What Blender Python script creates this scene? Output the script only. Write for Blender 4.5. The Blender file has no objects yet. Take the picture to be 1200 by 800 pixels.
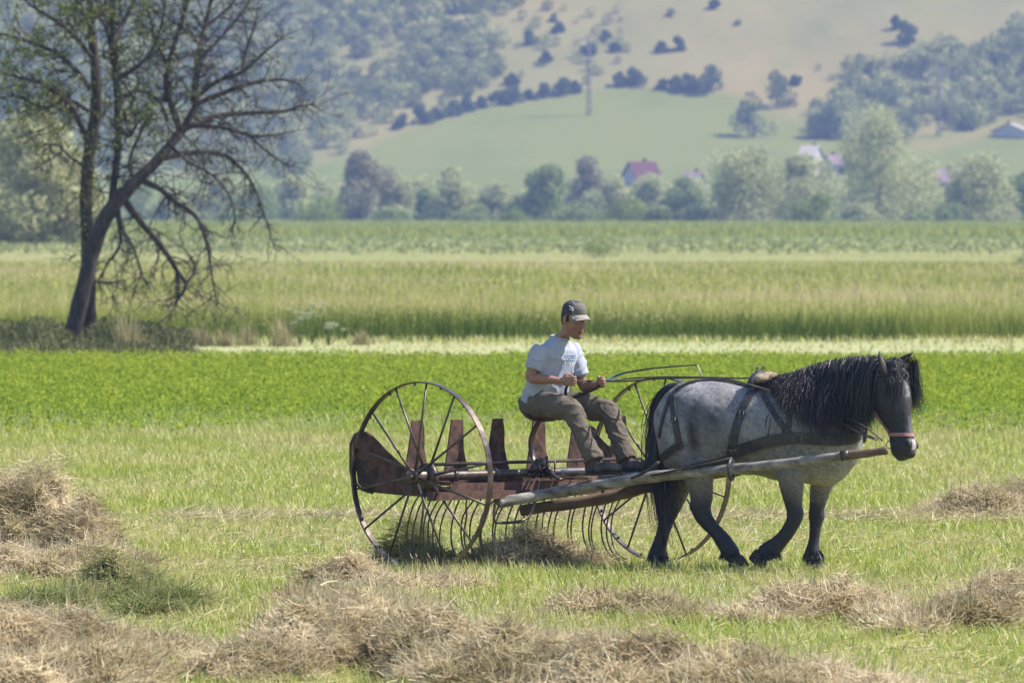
import bpy, math, random
import numpy as np
from mathutils import Vector, noise
from mathutils.bvhtree import BVHTree
R = math.radians
rng = np.random.default_rng(7)
random.seed(7)
sc = bpy.context.scene
col = sc.collection
F = 10850.0          # focal length in photo pixels (1200 wide)
CH = 2.7             # camera height
HZ = 245.0           # horizon row
def P(px, py, Y): return np.array([(px-600)/F*Y, Y, CH-(py-HZ)/F*Y])
def G(px, py):       # ground point seen at a pixel
    return P(px, py, CH*F/(py-HZ))
def ray_plane(px, py, pt, n):
    d = np.array([(px-600)/F, 1.0, -(py-HZ)/F]); o = np.array([0, 0, CH])
    t = np.dot(np.array(pt)-o, n)/np.dot(d, n)
    return o+d*t
# ---------------------------------------------------------------- objects
WL = {}
def tag(o, label=None, cat=None, group=None, kind=None):
    if label: o['label'] = label
    if cat: o['category'] = cat
    if group: o['group'] = group
    if kind: o['kind'] = kind
    return o
def empty(name, loc, label=None, cat=None, group=None):
    o = bpy.data.objects.new(name, None); col.objects.link(o)
    o.location = tuple(float(v) for v in loc); o.empty_display_size = 0.2
    WL[o.name] = np.array(loc, float)
    return tag(o, label, cat, group)
def root_loc(o):
    return WL[o.name]
def put(name, me, mat=None, parent=None, loc=None):
    o = bpy.data.objects.new(name, me); col.objects.link(o)
    if mat is not None and len(me.materials) == 0: me.materials.append(mat)
    if parent is not None:
        o.parent = parent; WL[o.name] = root_loc(parent)
    else:
        l = np.zeros(3) if loc is None else np.array(loc, float)
        o.location = tuple(l); WL[o.name] = l
    return o
class MB:
    """collects closed pieces of one mesh, world coordinates"""
    def __init__(s): s.v = []; s.f = []; s.c = []
    def add(s, V, Fc, c=None):
        b = len(s.v)
        s.v.extend([tuple(map(float, p)) for p in V])
        s.f.extend([tuple(i+b for i in q) for q in Fc])
        s.c.extend([c]*len(V))
        return s
    def tube(s, pts, rad, n=8, c=None): return s.add(*tube(pts, rad, n), c)
    def box(s, cen, ax, half, c=None):
        V = []
        for i in (-1, 1):
            for j in (-1, 1):
                for k in (-1, 1):
                    V.append(np.array(cen)+np.array(ax[0])*half[0]*i+np.array(ax[1])*half[1]*j+np.array(ax[2])*half[2]*k)
        return s.add(V, [(0,1,3,2),(4,6,7,5),(0,4,5,1),(2,3,7,6),(0,2,6,4),(1,5,7,3)], c)
    def ell(s, cen, ax, rad, n=14, m=9, c=None):
        cen = np.array(cen, float); ax = [np.array(a, float) for a in ax]
        V = []; Fc = []
        for i in range(1, m):
            t = math.pi*i/m
            for j in range(n):
                a = 2*math.pi*j/n
                V.append(cen+ax[0]*rad[0]*math.sin(t)*math.cos(a)+ax[1]*rad[1]*math.sin(t)*math.sin(a)+ax[2]*rad[2]*math.cos(t))
        for i in range(m-2):
            for j in range(n):
                Fc.append((i*n+j, (i+1)*n+j, (i+1)*n+(j+1) % n, i*n+(j+1) % n))
        k = len(V); V.append(cen+ax[2]*rad[2]); V.append(cen-ax[2]*rad[2])
        for j in range(n):
            Fc.append((k, j, (j+1) % n)); Fc.append((k+1, (m-2)*n+(j+1) % n, (m-2)*n+j))
        return s.add(V, Fc, c)
    def prism(s, poly, off, c=None):
        """poly: list of 3D points, off: extrusion vector"""
        n = len(poly); off = np.array(off, float)
        V = [np.array(p)-off/2 for p in poly]+[np.array(p)+off/2 for p in poly]
        Fc = [tuple(range(n))[::-1], tuple(range(n, 2*n))]
        Fc += [(i, (i+1) % n, n+(i+1) % n, n+i) for i in range(n)]
        return s.add(V, Fc, c)
    def rings(s, rings, n=18, c=None, close=True):
        """rings: (centre, u, v) ellipse axes as vectors"""
        V = []; Fc = []
        for (ce, u, v) in rings:
            for j in range(n):
                a = 2*math.pi*j/n
                V.append(np.array(ce)+np.array(u)*math.cos(a)+np.array(v)*math.sin(a))
        m = len(rings)
        for i in range(m-1):
            for j in range(n):
                Fc.append((i*n+j, i*n+(j+1) % n, (i+1)*n+(j+1) % n, (i+1)*n+j))
        if close:
            Fc.append(tuple(range(n))[::-1]); Fc.append(tuple(range((m-1)*n, m*n)))
        return s.add(V, Fc, c)
    def mesh(s, name, loc=(0, 0, 0), smooth=True):
        me = bpy.data.meshes.new(name)
        l = np.array(loc, float)
        me.from_pydata([tuple(np.array(p)-l) for p in s.v], [], s.f)
        me.polygons.foreach_set('use_smooth', [smooth]*len(me.polygons))
        if any(c is not None for c in s.c):
            a = me.attributes.new('rnd', 'FLOAT', 'POINT')
            a.data.foreach_set('value', [0.0 if c is None else c for c in s.c])
        me.update(); return me
    def build(s, name, mat, parent=None, loc=None, smooth=True):
        l = root_loc(parent) if parent is not None else (np.zeros(3) if loc is None else np.array(loc))
        return put(name, s.mesh(name, l, smooth), mat, parent, loc)
def nrm(v): v = np.array(v, float); return v/(np.linalg.norm(v)+1e-12)
def tube(pts, rad, n=8):
    pts = [np.array(p, float) for p in pts]
    if np.isscalar(rad): rad = [rad]*len(pts)
    V = []; Fc = []; up = None
    for i, p in enumerate(pts):
        d = nrm(pts[min(i+1, len(pts)-1)]-pts[max(i-1, 0)])
        if up is None:
            a = np.array([0, 0, 1.0]) if abs(d[2]) < .9 else np.array([1.0, 0, 0])
        else: a = up
        u = nrm(a-d*np.dot(a, d)); up = u; w = np.cross(d, u)
        for j in range(n):
            t = 2*math.pi*j/n
            r = rad[i]
            if isinstance(r, (tuple, list)): V.append(p+u*math.cos(t)*r[0]+w*math.sin(t)*r[1])
            else: V.append(p+(u*math.cos(t)+w*math.sin(t))*r)
    for i in range(len(pts)-1):
        for j in range(n):
            Fc.append((i*n+j, i*n+(j+1) % n, (i+1)*n+(j+1) % n, (i+1)*n+j))
    m = len(pts); Fc.append(tuple(range(n))[::-1]); Fc.append(tuple(range((m-1)*n, m*n)))
    return V, Fc
def cr(pts, k=4):
    """Catmull-Rom through rows"""
    a = np.array(pts, float); out = []
    n = len(a)
    for i in range(n-1):
        p0 = a[max(i-1, 0)]; p1 = a[i]; p2 = a[i+1]; p3 = a[min(i+2, n-1)]
        for j in range(k):
            t = j/k
            out.append(.5*((2*p1)+(-p0+p2)*t+(2*p0-5*p1+4*p2-p3)*t*t+(-p0+3*p1-3*p2+p3)*t**3))
    out.append(a[-1]); return np.array(out)
def crtube(mb, rows, k=4, n=12, c=None):
    q = cr(rows, k)
    mb.tube(q[:, :3], list(np.maximum(q[:, 3], .001)), n, c)
def blob(name, mb, voxel, smooth, mat, parent, bump=None, loc=None):
    """weld the pieces into ONE continuous surface (voxel remesh), baked"""
    l = root_loc(parent) if parent is not None else np.array(loc, float)
    me = mb.mesh(name+'_src', l)
    me.calc_loop_triangles()
    o = bpy.data.objects.new(name+'_src', me); col.objects.link(o)
    m = o.modifiers.new('r', 'REMESH'); m.mode = 'VOXEL'; m.voxel_size = voxel
    if smooth:
        s = o.modifiers.new('s', 'SMOOTH'); s.factor = .5; s.iterations = smooth
    dg = bpy.context.evaluated_depsgraph_get(); dg.update()
    nm = bpy.data.meshes.new_from_object(o.evaluated_get(dg))
    bpy.data.objects.remove(o); bpy.data.meshes.remove(me)
    nm.name = name; nm.materials.clear()
    nm.polygons.foreach_set('use_smooth', [True]*len(nm.polygons))
    if bump:
        n = len(nm.vertices); a = np.empty(n*3, np.float32); nv = np.empty(n*3, np.float32)
        nm.vertices.foreach_get('co', a); nm.vertex_normals.foreach_get('vector', nv)
        a = a.reshape(-1, 3); nv = nv.reshape(-1, 3)
        h = np.array([bump(Vector(p)) for p in a+l.astype(np.float32)])
        nm.vertices.foreach_set('co', (a+nv*h[:, None]).astype(np.float32).ravel())
    nm.update()
    return put(name, nm, mat, parent, loc)
def np_mesh(name, V, Q=None, T=None, rnd=None, loc=(0, 0, 0), smooth=False):
    V = np.asarray(V, np.float32)-np.asarray(loc, np.float32)
    me = bpy.data.meshes.new(name)
    me.vertices.add(len(V)); me.vertices.foreach_set('co', V.ravel())
    Q = np.zeros((0, 4), np.int32) if Q is None else np.asarray(Q, np.int32)
    T = np.zeros((0, 3), np.int32) if T is None else np.asarray(T, np.int32)
    li = np.concatenate([Q.ravel(), T.ravel()]).astype(np.int32)
    me.loops.add(len(li)); me.loops.foreach_set('vertex_index', li)
    st = np.concatenate([np.arange(len(Q))*4, len(Q)*4+np.arange(len(T))*3]).astype(np.int32)
    me.polygons.add(len(st)); me.polygons.foreach_set('loop_start', st)
    me.polygons.foreach_set('use_smooth', np.full(len(st), smooth))
    if rnd is not None:
        a = me.attributes.new('rnd', 'FLOAT', 'POINT')
        a.data.foreach_set('value', np.asarray(rnd, np.float32))
    me.update(calc_edges=True)
    return me
def strands(base, az, el, length, width, bend, nseg=2, rnd=None, twist=None):
    """ribbons: base (N,3); az/el start direction; bend = radians of droop over the strand"""
    N = len(base); base = np.asarray(base, float)
    z = np.zeros(N)
    side = np.stack([-np.sin(az), np.cos(az), z], 1)
    if twist is not None:
        t = twist[:, None]
        side = side*np.cos(t)+np.stack([z, z, z+1], 1)*np.sin(t)
    pts = [base]; p = base.copy()
    for i in range(nseg):
        e = el-bend*(i+.5)/nseg
        d = np.stack([np.cos(az)*np.cos(e), np.sin(az)*np.cos(e), np.sin(e)], 1)
        p = p+d*(length/nseg)[:, None]; pts.append(p)
    nv = 2*nseg+1
    V = np.zeros((N, nv, 3))
    for i in range(nseg):
        w = (width*(1-.45*i/nseg)/2)[:, None]
        V[:, 2*i] = pts[i]-side*w; V[:, 2*i+1] = pts[i]+side*w
    V[:, -1] = pts[-1]
    b = (np.arange(N)*nv)[:, None]
    Q = np.concatenate([b+np.array([[2*i, 2*i+1, 2*i+3, 2*i+2]]) for i in range(nseg-1)], 0) if nseg > 1 else np.zeros((0, 4), int)
    T = b+np.array([[2*nseg-2, 2*nseg-1, 2*nseg]])
    r = np.repeat(rnd if rnd is not None else rng.random(N), nv)
    return V.reshape(-1, 3), Q, T, r
def leaves(cen, size, rnd=None, asp=.6, up=0.0):
    """small randomly turned quads"""
    N = len(cen)
    a = rng.normal(size=(N, 3)); a /= np.linalg.norm(a, axis=1)[:, None]
    b = rng.normal(size=(N, 3)); b[:, 2] += up
    b -= a*np.sum(a*b, 1)[:, None]; b /= np.linalg.norm(b, axis=1)[:, None]
    s = np.asarray(size)
    if s.ndim == 0: s = np.full(N, float(s))
    a = a*(s*asp/2)[:, None]; b = b*(s/2)[:, None]
    V = np.stack([cen-b, cen+a, cen+b, cen-a], 1).reshape(-1, 3)
    Q = (np.arange(N)*4)[:, None]+np.arange(4)[None]
    return V, Q, np.repeat(rnd if rnd is not None else rng.random(N), 4)
class Acc:
    def __init__(s): s.V = []; s.Q = []; s.T = []; s.r = []; s.n = 0
    def add(s, V, Q=None, T=None, r=None):
        s.V.append(V)
        if Q is not None and len(Q): s.Q.append(np.asarray(Q)+s.n)
        if T is not None and len(T): s.T.append(np.asarray(T)+s.n)
        s.r.append(np.zeros(len(V)) if r is None else r); s.n += len(V)
        return s
    def build(s, name, mat, parent=None, loc=None, smooth=False):
        l = root_loc(parent) if parent is not None else (np.zeros(3) if loc is None else np.array(loc, float))
        me = np_mesh(name, np.concatenate(s.V), np.concatenate(s.Q) if s.Q else None,
                     np.concatenate(s.T) if s.T else None, np.concatenate(s.r), l, smooth)
        return put(name, me, mat, parent, loc)
def fbm(x, y, f=1.0, o=0.0):
    """cheap smooth pseudo-noise, arrays, about -1..1"""
    s = 0; a = 1; t = 0
    for k in range(4):
        s = s+a*(np.sin(x*f*1.0+1.7*k+o+1.3*np.sin(y*f*.8+k*2.1+o))*np.cos(y*f*1.1+2.3*k-o+1.1*np.sin(x*f*.7-k)))
        t += a; a *= .6; f *= 2.03
    return s/t
# ---------------------------------------------------------------- materials
def new_mat(name):
    m = bpy.data.materials.new(name); m.use_nodes = True
    nt = m.node_tree; nt.nodes.clear()
    out = nt.nodes.new('ShaderNodeOutputMaterial')
    return m, nt, out
def ramp(nt, cols, pos=None):
    r = nt.nodes.new('ShaderNodeValToRGB'); e = r.color_ramp.elements
    n = len(cols); pos = pos or [i/(n-1) for i in range(n)]
    while len(e) < n: e.new(.5)
    for i in range(n):
        e[i].position = pos[i]; e[i].color = (*cols[i], 1)
    return r
def leafmat(name, cols, trans=.3, pos=None, gloss=0.0, rough=.5, patch=None):
    """colour by the per-strand value; patch=(colour, scale, amount) mixes in ragged areas"""
    m, nt, out = new_mat(name); N = nt.nodes; L = nt.links
    at = N.new('ShaderNodeAttribute'); at.attribute_name = 'rnd'
    r = ramp(nt, cols, pos); L.new(at.outputs['Fac'], r.inputs[0])
    c = r.outputs[0]
    if patch:
        g = N.new('ShaderNodeNewGeometry'); tn = N.new('ShaderNodeTexNoise'); mp = N.new('ShaderNodeMapping')
        L.new(g.outputs['Position'], mp.inputs[0]); mp.inputs['Scale'].default_value = (patch[1], patch[1]*.35, patch[1])
        L.new(mp.outputs[0], tn.inputs['Vector']); tn.inputs['Scale'].default_value = 1; tn.inputs['Detail'].default_value = 4
        rr = N.new('ShaderNodeMapRange'); rr.inputs[1].default_value = .42; rr.inputs[2].default_value = .62
        rr.inputs[4].default_value = patch[2]
        L.new(tn.outputs[0], rr.inputs[0])
        mx = N.new('ShaderNodeMix'); mx.data_type = 'RGBA'
        L.new(rr.outputs[0], mx.inputs[0]); L.new(c, mx.inputs[6]); mx.inputs[7].default_value = (*patch[0], 1)
        c = mx.outputs[2]
    d = N.new('ShaderNodeBsdfDiffuse'); t = N.new('ShaderNodeBsdfTranslucent'); mi = N.new('ShaderNodeMixShader')
    L.new(c, d.inputs[0]); L.new(c, t.inputs[0]); mi.inputs[0].default_value = trans
    L.new(d.outputs[0], mi.inputs[1]); L.new(t.outputs[0], mi.inputs[2])
    last = mi.outputs[0]
    if gloss > 0:
        gl = N.new('ShaderNodeBsdfGlossy'); gl.inputs['Roughness'].default_value = rough
        gl.inputs[0].default_value = (.9, .9, .9, 1)
        m2 = N.new('ShaderNodeMixShader'); m2.inputs[0].default_value = gloss
        L.new(last, m2.inputs[1]); L.new(gl.outputs[0], m2.inputs[2]); last = m2.outputs[0]
    L.new(last, out.inputs[0]); return m
def surf(name, cols, scale=8, rough=.8, metal=0, bump=.3, bdist=.01, pos=None, attr=False, stretch=(1, 1, 1), detail=6, spec=.3, local=False):
    """noise-mottled Principled; attr=True multiplies in a colour attribute 'tint'"""
    m, nt, out = new_mat(name); N = nt.nodes; L = nt.links
    g = N.new('ShaderNodeTexCoord'); mp = N.new('ShaderNodeMapping'); mp.inputs['Scale'].default_value = stretch
    L.new(g.outputs['Object'], mp.inputs[0])
    tn = N.new('ShaderNodeTexNoise'); tn.inputs['Scale'].default_value = scale; tn.inputs['Detail'].default_value = detail
    tn.inputs['Roughness'].default_value = .65
    L.new(mp.outputs[0], tn.inputs['Vector'])
    r = ramp(nt, cols, pos or [.3+.4*i/(len(cols)-1) for i in range(len(cols))]); L.new(tn.outputs[0], r.inputs[0])
    c = r.outputs[0]
    if attr:
        at = N.new('ShaderNodeAttribute'); at.attribute_name = 'tint'
        mx = N.new('ShaderNodeMix'); mx.data_type = 'RGBA'; mx.blend_type = 'MULTIPLY'; mx.inputs[0].default_value = 1
        L.new(c, mx.inputs[6]); L.new(at.outputs['Color'], mx.inputs[7]); c = mx.outputs[2]
    b = N.new('ShaderNodeBsdfPrincipled'); L.new(c, b.inputs['Base Color'])
    b.inputs['Roughness'].default_value = rough; b.inputs['Metallic'].default_value = metal
    b.inputs['Specular IOR Level'].default_value = spec
    if bump:
        bp = N.new('ShaderNodeBump'); bp.inputs['Strength'].default_value = bump; bp.inputs['Distance'].default_value = bdist
        L.new(tn.outputs[0], bp.inputs['Height']); L.new(bp.outputs[0], b.inputs['Normal'])
    L.new(b.outputs[0], out.inputs[0]); return m
def tint(o, fn):
    """colour attribute from fn(world position) -> rgb"""
    me = o.data; l = root_loc(o)
    a = me.attributes.new('tint', 'FLOAT_COLOR', 'POINT')
    n = len(me.vertices); buf = np.ones((n, 4), np.float32); co_ = np.empty(n*3, np.float32)
    me.vertices.foreach_get('co', co_)
    buf[:, :3] = fn(co_.reshape(-1, 3).astype(float)+l)
    a.data.foreach_set('color', buf.ravel())
# ---------------------------------------------------------------- camera, light
cam = bpy.data.cameras.new('camera'); co = bpy.data.objects.new('camera', cam); col.objects.link(co)
co.location = (0, 0, CH); co.rotation_euler = (R(90), 0, 0)
cam.sensor_width = 36; cam.lens = F/1200*36; cam.shift_y = -(400-HZ)/1200
cam.clip_start = 1; cam.clip_end = 9000
cam.dof.use_dof = True; cam.dof.focus_distance = 69.2; cam.dof.aperture_fstop = cam.lens/38.0
sc.camera = co
SUN_AZ, SUN_EL = 84.0, 50.0      # azimuth from the view direction towards the right
w = bpy.data.worlds.new('World'); sc.world = w; w.use_nodes = True
nt = w.node_tree; bg = nt.nodes['Background']
sky = nt.nodes.new('ShaderNodeTexSky'); sky.sky_type = 'NISHITA'; sky.sun_disc = False
sky.sun_elevation = R(SUN_EL); sky.sun_rotation = R(SUN_AZ); sky.air_density = 1.2; sky.dust_density = 1.0; sky.ozone_density = 3.0
nt.links.new(sky.outputs[0], bg.inputs[0]); bg.inputs[1].default_value = .115
sl = bpy.data.lights.new('sun', 'SUN'); sl.energy = 4.9; sl.angle = R(.53); sl.color = (1, .93, .82)
so = bpy.data.objects.new('sun', sl); col.objects.link(so)
sd = Vector((math.sin(R(SUN_AZ))*math.cos(R(SUN_EL)), math.cos(R(SUN_AZ))*math.cos(R(SUN_EL)), math.sin(R(SUN_EL))))
so.rotation_euler = sd.to_track_quat('Z', 'Y').to_euler(); so.location = (0, 60, 200)
sc.view_settings.view_transform = 'Standard'; sc.view_settings.look = 'None'
sc.view_settings.exposure = 1.0; sc.view_settings.gamma = 1
cy = sc.cycles
cy.max_bounces = 6; cy.diffuse_bounces = 3; cy.transmission_bounces = 4; cy.glossy_bounces = 2; cy.transparent_max_bounces = 8
cy.volume_bounces = 1; cy.use_denoising = True; cy.caustics_reflective = False; cy.caustics_refractive = False
cy.sample_clamp_indirect = 4
# ================================================================ ground, fields, hills
def sheet(name, x0, x1, y0, y1, z, mat, kind='structure', edge=0.0, n=1):
    """flat sheet; ragged front/back edges when edge > 0"""
    if edge > 0:
        xs = np.linspace(x0, x1, 160)
        a = [(x, y0+edge*fbm(x*3, 0*x, 1.3, 1.), z) for x in xs]; b = [(x, y1+edge*fbm(x*3, 0*x+9, 1.1, 2.), z) for x in xs]
        V = np.array(a+b); m = len(xs)
        Q = [(i, i+1, m+i+1, m+i) for i in range(m-1)]
    else:
        V = np.array([(x0, y0, z), (x1, y0, z), (x1, y1, z), (x0, y1, z)]); Q = [(0, 1, 2, 3)]
    o = put(name, np_mesh(name, V, Q), mat); tag(o, kind=kind); return o
# mown meadow soil and stubble
gm = surf('meadow_ground', [(.12, .14, .03), (.20, .22, .06), (.30, .28, .11), (.17, .20, .04)], scale=.9, rough=1, bump=.5, bdist=.05, stretch=(1, .35, 1), detail=10, spec=.05)
xs = np.concatenate([np.linspace(-2500, -40, 12), np.linspace(-36, 36, 90), np.linspace(40, 2500, 12)])
ys = np.concatenate([np.linspace(-60, 40, 5), np.linspace(44, 190, 140), np.linspace(210, 1500, 14)])
X, Y = np.meshgrid(xs, ys)
Z = np.where((Y > 44) & (Y < 110) & (abs(X) < 38), .025*fbm(X, Y, .9, 0), 0)-.02
V = np.stack([X, Y, Z], -1).reshape(-1, 3); nx = len(xs)
Q = [(j*nx+i, j*nx+i+1, (j+1)*nx+i+1, (j+1)*nx+i) for j in range(len(ys)-1) for i in range(nx-1)]
tag(put('ground', np_mesh('ground', V, Q, smooth=True), gm), kind='structure')
am = surf('crop_soil', [(.05, .10, .015), (.09, .17, .03)], scale=2, rough=1, bump=0, spec=.05)
sheet('field', -60, 60, 112, 158, .02, am, edge=1.5)
pm = surf('dry_path', [(.17, .19, .07), (.31, .31, .17), (.23, .26, .10)], scale=1.5, rough=1, bump=.2, stretch=(.5, 1, 1), spec=.05)
sheet('path', -60, 60, 158, 187, .012, pm)
hm = surf('hay_meadow_soil', [(.16, .19, .06), (.26, .27, .12), (.33, .30, .19)], scale=.06, rough=1, bump=0, stretch=(1, .5, 1), spec=.05)
sheet('meadow', -300, 300, 187, 560, .016, hm)
dm = surf('dry_strip', [(.24, .21, .10), (.18, .20, .07), (.30, .25, .13)], scale=.05, rough=1, bump=0, spec=.05)
sheet('dry_strip', -300, 300, 462, 625, .02, dm)
vm = surf('far_field_soil', [(.10, .17, .05), (.15, .22, .07)], scale=.02, rough=1, bump=0, spec=.05)
sheet('far_field', -600, 600, 640, 1500, .024, vm)
# hills
HP = np.array([(1480, -.3), (1550, .6), (1700, 3.5), (1880, 8.5), (2000, 12.5), (2080, 27.5), (2190, 62), (2400, 118), (2800, 150)])
def hill(x, y):
    x = np.asarray(x, float); y = np.asarray(y, float)
    z = np.interp(y, HP[:, 0], HP[:, 1])
    k = np.clip((y-1600)/700, 0, 1)
    z = z+k*(2.2*fbm(x, y, .011, 3)+x*.012)+np.clip((y-2080)/100, 0, 1)*2.2*fbm(x, y, .03, 1)
    return np.maximum(z, -.4)
def hit(px, py):
    """point of the hillside seen at a photo pixel"""
    ts = np.arange(1500, 2700, 1.0)
    z = CH-(py-HZ)/F*ts; x = (px-600)/F*ts
    g = hill(x, ts); i = np.argmax(g >= z)
    if g[i] < z[i]: i = len(ts)-1
    return np.array([x[i], ts[i], g[i]])
xs = np.concatenate([np.linspace(-1500, -330, 12), np.linspace(-320, 320, 150), np.linspace(330, 1500, 12)]); ys = np.concatenate([np.linspace(1480, 1960, 50), np.linspace(1970, 2300, 180), np.linspace(2320, 2800, 20)])
X, Y = np.meshgrid(xs, ys); Z = hill(X, Y)
V = np.stack([X, Y, Z], -1).reshape(-1, 3); nx = len(xs)
Q = [(j*nx+i, j*nx+i+1, (j+1)*nx+i+1, (j+1)*nx+i) for j in range(len(ys)-1) for i in range(nx-1)]
hl = surf('hill_grass', [(.80, .86, .75), (1, 1, 1), (1.06, 1.0, .95)], scale=.03, rough=1, bump=0, attr=True, spec=.02, stretch=(1, .4, 1), detail=8)
ho = put('hills', np_mesh('hills', V, Q, smooth=True), hl); tag(ho, kind='structure')
PX = V[:, 0]/V[:, 1]*F+600; PY = HZ+(CH-V[:, 2])/V[:, 1]*F
edge = np.interp(PX, [-400, 340, 400, 480, 560, 640, 720, 800, 860, 950, 1060, 1200, 1400], [215, 205, 185, 152, 128, 115, 103, 106, 112, 150, 165, 130, 90])
gr = np.clip((PY-edge)/6+.5, 0, 1)[:, None]
tan = np.array([.205, .165, .07]); grn = np.array([.120, .140, .036]); brn = np.array([.30, .24, .13]); pal = np.array([.155, .158, .045])
u = np.clip(.5+1.6*fbm(V[:, 0], V[:, 1], .012, 5), 0, 1)[:, None]
up = tan*(1-u*.6)+np.array([.155, .155, .06])*u*.6
lw = grn*(1-u*.5)+pal*u*.5
strip = np.clip(1-abs(PX-(880+(120-PY)*.9))/16, 0, 1)[:, None]*np.clip((110-PY)/10, 0, 1)[:, None]
up = up*(1-.5*strip)+grn*.5*strip
left = np.clip((420-PX)/80, 0, 1)[:, None]*np.clip((230-PY)/30, 0, 1)[:, None]
C = up*(1-gr)+lw*gr
C = C*(1-left*.6)+np.array([.09, .13, .04])*left*.6
rb = np.clip(1-abs(PY-np.interp(PX, [940, 1100, 1200], [185, 170, 140]))/12, 0, 1)[:, None]*np.clip((PX-1020)/60, 0, 1)[:, None]
C = C*(1-rb*.7)+tan*rb*.7
a = ho.data.attributes.new('tint', 'FLOAT_COLOR', 'POINT')
a.data.foreach_set('color', np.concatenate([C, np.ones((len(C), 1))], 1).astype(np.float32).ravel())
# ================================================================ grass and crops
def field_pts(y0, y1, dens, margin=None):
    """random points inside the camera's wedge (with margin), uniform per square metre"""
    margin = margin or (1.3 if y1 < 125 else 1.6 if y1 < 600 else 1.8)
    h = lambda y: y*600/F*margin+1.0
    area = (h(y0)+h(y1))*(y1-y0); n = int(area*dens)
    y = y0+(y1-y0)*rng.random(n*2); x = (rng.random(n*2)*2-1)*h(y1)
    k = abs(x) < h(y); return x[k][:n], y[k][:n]
def keep(x, y, mask): return x[mask], y[mask]
DRY = lambda x, y: .5+.5*fbm(x*1.0, y*.45, 1.1, 2.0)
# mown grass, near
acc = Acc()
for (y0, y1, d, wmin, lmax) in ((46, 62, 620, .0045, .085), (62, 78, 560, .005, .085), (78, 112, 300, .0075, .11), (106, 122, 200, .010, .16)):
    x, y = field_pts(y0, y1, d); N = len(x)
    dr = DRY(x, y); m = rng.random(N) < (1.1-.75*np.clip((dr-.45)*2.2, 0, 1)); x, y = x[m], y[m]; N = len(x)
    B = np.stack([x, y, np.full(N, -.02)], 1)
    ln = lmax*(.35+.75*rng.random(N))*(1+.35*fbm(x, y, 2.3, 4))
    acc.add(*strands(B, rng.random(N)*6.283, R(88)-np.abs(rng.normal(0, .45, N)), ln+.02, wmin*(.7+.8*rng.random(N)), rng.random(N)*.9, 2,
                     rnd=np.clip(rng.random(N)*.75+.25*DRY(x+40, y), 0, 1)))
grassm = leafmat('mown_grass', [(.13, .18, .018), (.21, .28, .025), (.30, .35, .04), (.39, .38, .10), (.48, .43, .22)], .45, gloss=.04, patch=((.45, .39, .19), .5, .6))
tag(acc.build('mown_grass', grassm), 'short mown meadow grass with yellow stubble around the rake', 'grass', kind='stuff')
# dry cut stems lying on the stubble
x, y = field_pts(46, 112, 190); dr = DRY(x, y); m = rng.random(len(x)) < (.12+.55*np.clip((dr-.35)*1.6, 0, 1))*np.where(y < 82, 1.7, .75); x, y = x[m], y[m]; N = len(x)
acc = Acc()
acc.add(*strands(np.stack([x, y, rng.random(N)*.035], 1), rng.random(N)*6.283, rng.normal(.1, .2, N), .06+.16*rng.random(N), .0035+.003*rng.random(N), rng.normal(0, .3, N), 2, twist=rng.random(N)*1.5))
# a thin trail of loose hay lying across the meadow behind the horse
N = 9000; xx = rng.uniform(-3, 5, N); 
acc.add(*strands(np.stack([xx, 80.5+rng.normal(0, .5, N)+.3*fbm(xx, xx*0, 1.2), rng.random(N)*.06], 1), rng.random(N)*6.283, rng.normal(.15, .25, N), .08+.18*rng.random(N), .005+.003*rng.random(N), rng.normal(0, .3, N), 2, twist=rng.random(N)*1.5))
straw = leafmat('dry_straw', [(.22, .18, .10), (.36, .30, .17), (.50, .43, .27), (.62, .55, .38)], .25)
tag(acc.build('loose_straw', straw), 'dry cut stems lying scattered over the mown stubble', 'straw', kind='stuff')
# broad-leaved weeds among the stubble
x, y = field_pts(48, 112, 7); rep = 9; x = np.repeat(x, rep)+rng.normal(0, .04, len(x)*rep); y = np.repeat(y, rep)+rng.normal(0, .04, len(y)*rep); N = len(x)
acc = Acc(); acc.add(*strands(np.stack([x, y, np.zeros(N)-.01], 1), rng.random(N)*6.283, R(75)-np.abs(rng.normal(0, .4, N)), .06+.09*rng.random(N), .008+.006*rng.random(N), .3+rng.random(N)*.9, 2))
weedm = leafmat('weed_leaf', [(.14, .20, .02), (.20, .27, .03), (.27, .34, .05)], .45, gloss=.05)
tag(acc.build('weeds', weedm), 'small bright green weeds scattered through the stubble', 'weeds', kind='stuff')
# alfalfa stand
acc = Acc()
x, y = field_pts(109, 158.5, 26); dens = np.clip((y-110)/30, .05, 1)**.8+.25*fbm(x, y, .35, 3)*(y < 126)
m = rng.random(len(x)) < dens; x, y = x[m], y[m]
rep = 15; n0 = len(x); hgt = (.20+.12*rng.random(n0))*(1+.22*fbm(x, y, .9, 1))*np.clip(.55+(y-109)/18, .5, 1)
X3 = np.repeat(x, rep)+rng.normal(0, .05, n0*rep); Y3 = np.repeat(y, rep)+rng.normal(0, .05, n0*rep)
Z3 = np.repeat(hgt, rep)*np.sqrt(rng.random(n0*rep)); N = n0*rep
rr = np.clip(np.repeat(rng.random(n0), rep)*.55+.45*rng.random(N), 0, 1)
V_, Q_, r_ = leaves(np.stack([X3, Y3, Z3], 1), .028+.032*rng.random(N), rnd=rr, up=.3); acc.add(V_, Q_, None, r_)
N = n0*2; X3 = np.repeat(x, 2); Y3 = np.repeat(y, 2)
acc.add(*strands(np.stack([X3+rng.normal(0, .04, N), Y3, np.zeros(N)], 1), rng.random(N)*6.283, R(85)-np.abs(rng.normal(0, .2, N)), np.repeat(hgt, 2)*1.05, np.full(N, .009), rng.random(N)*.3, 2))
alf = leafmat('alfalfa_leaf', [(.11, .165, .02), (.21, .27, .028), (.31, .365, .045), (.42, .46, .085)], .48, gloss=.0)
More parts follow.
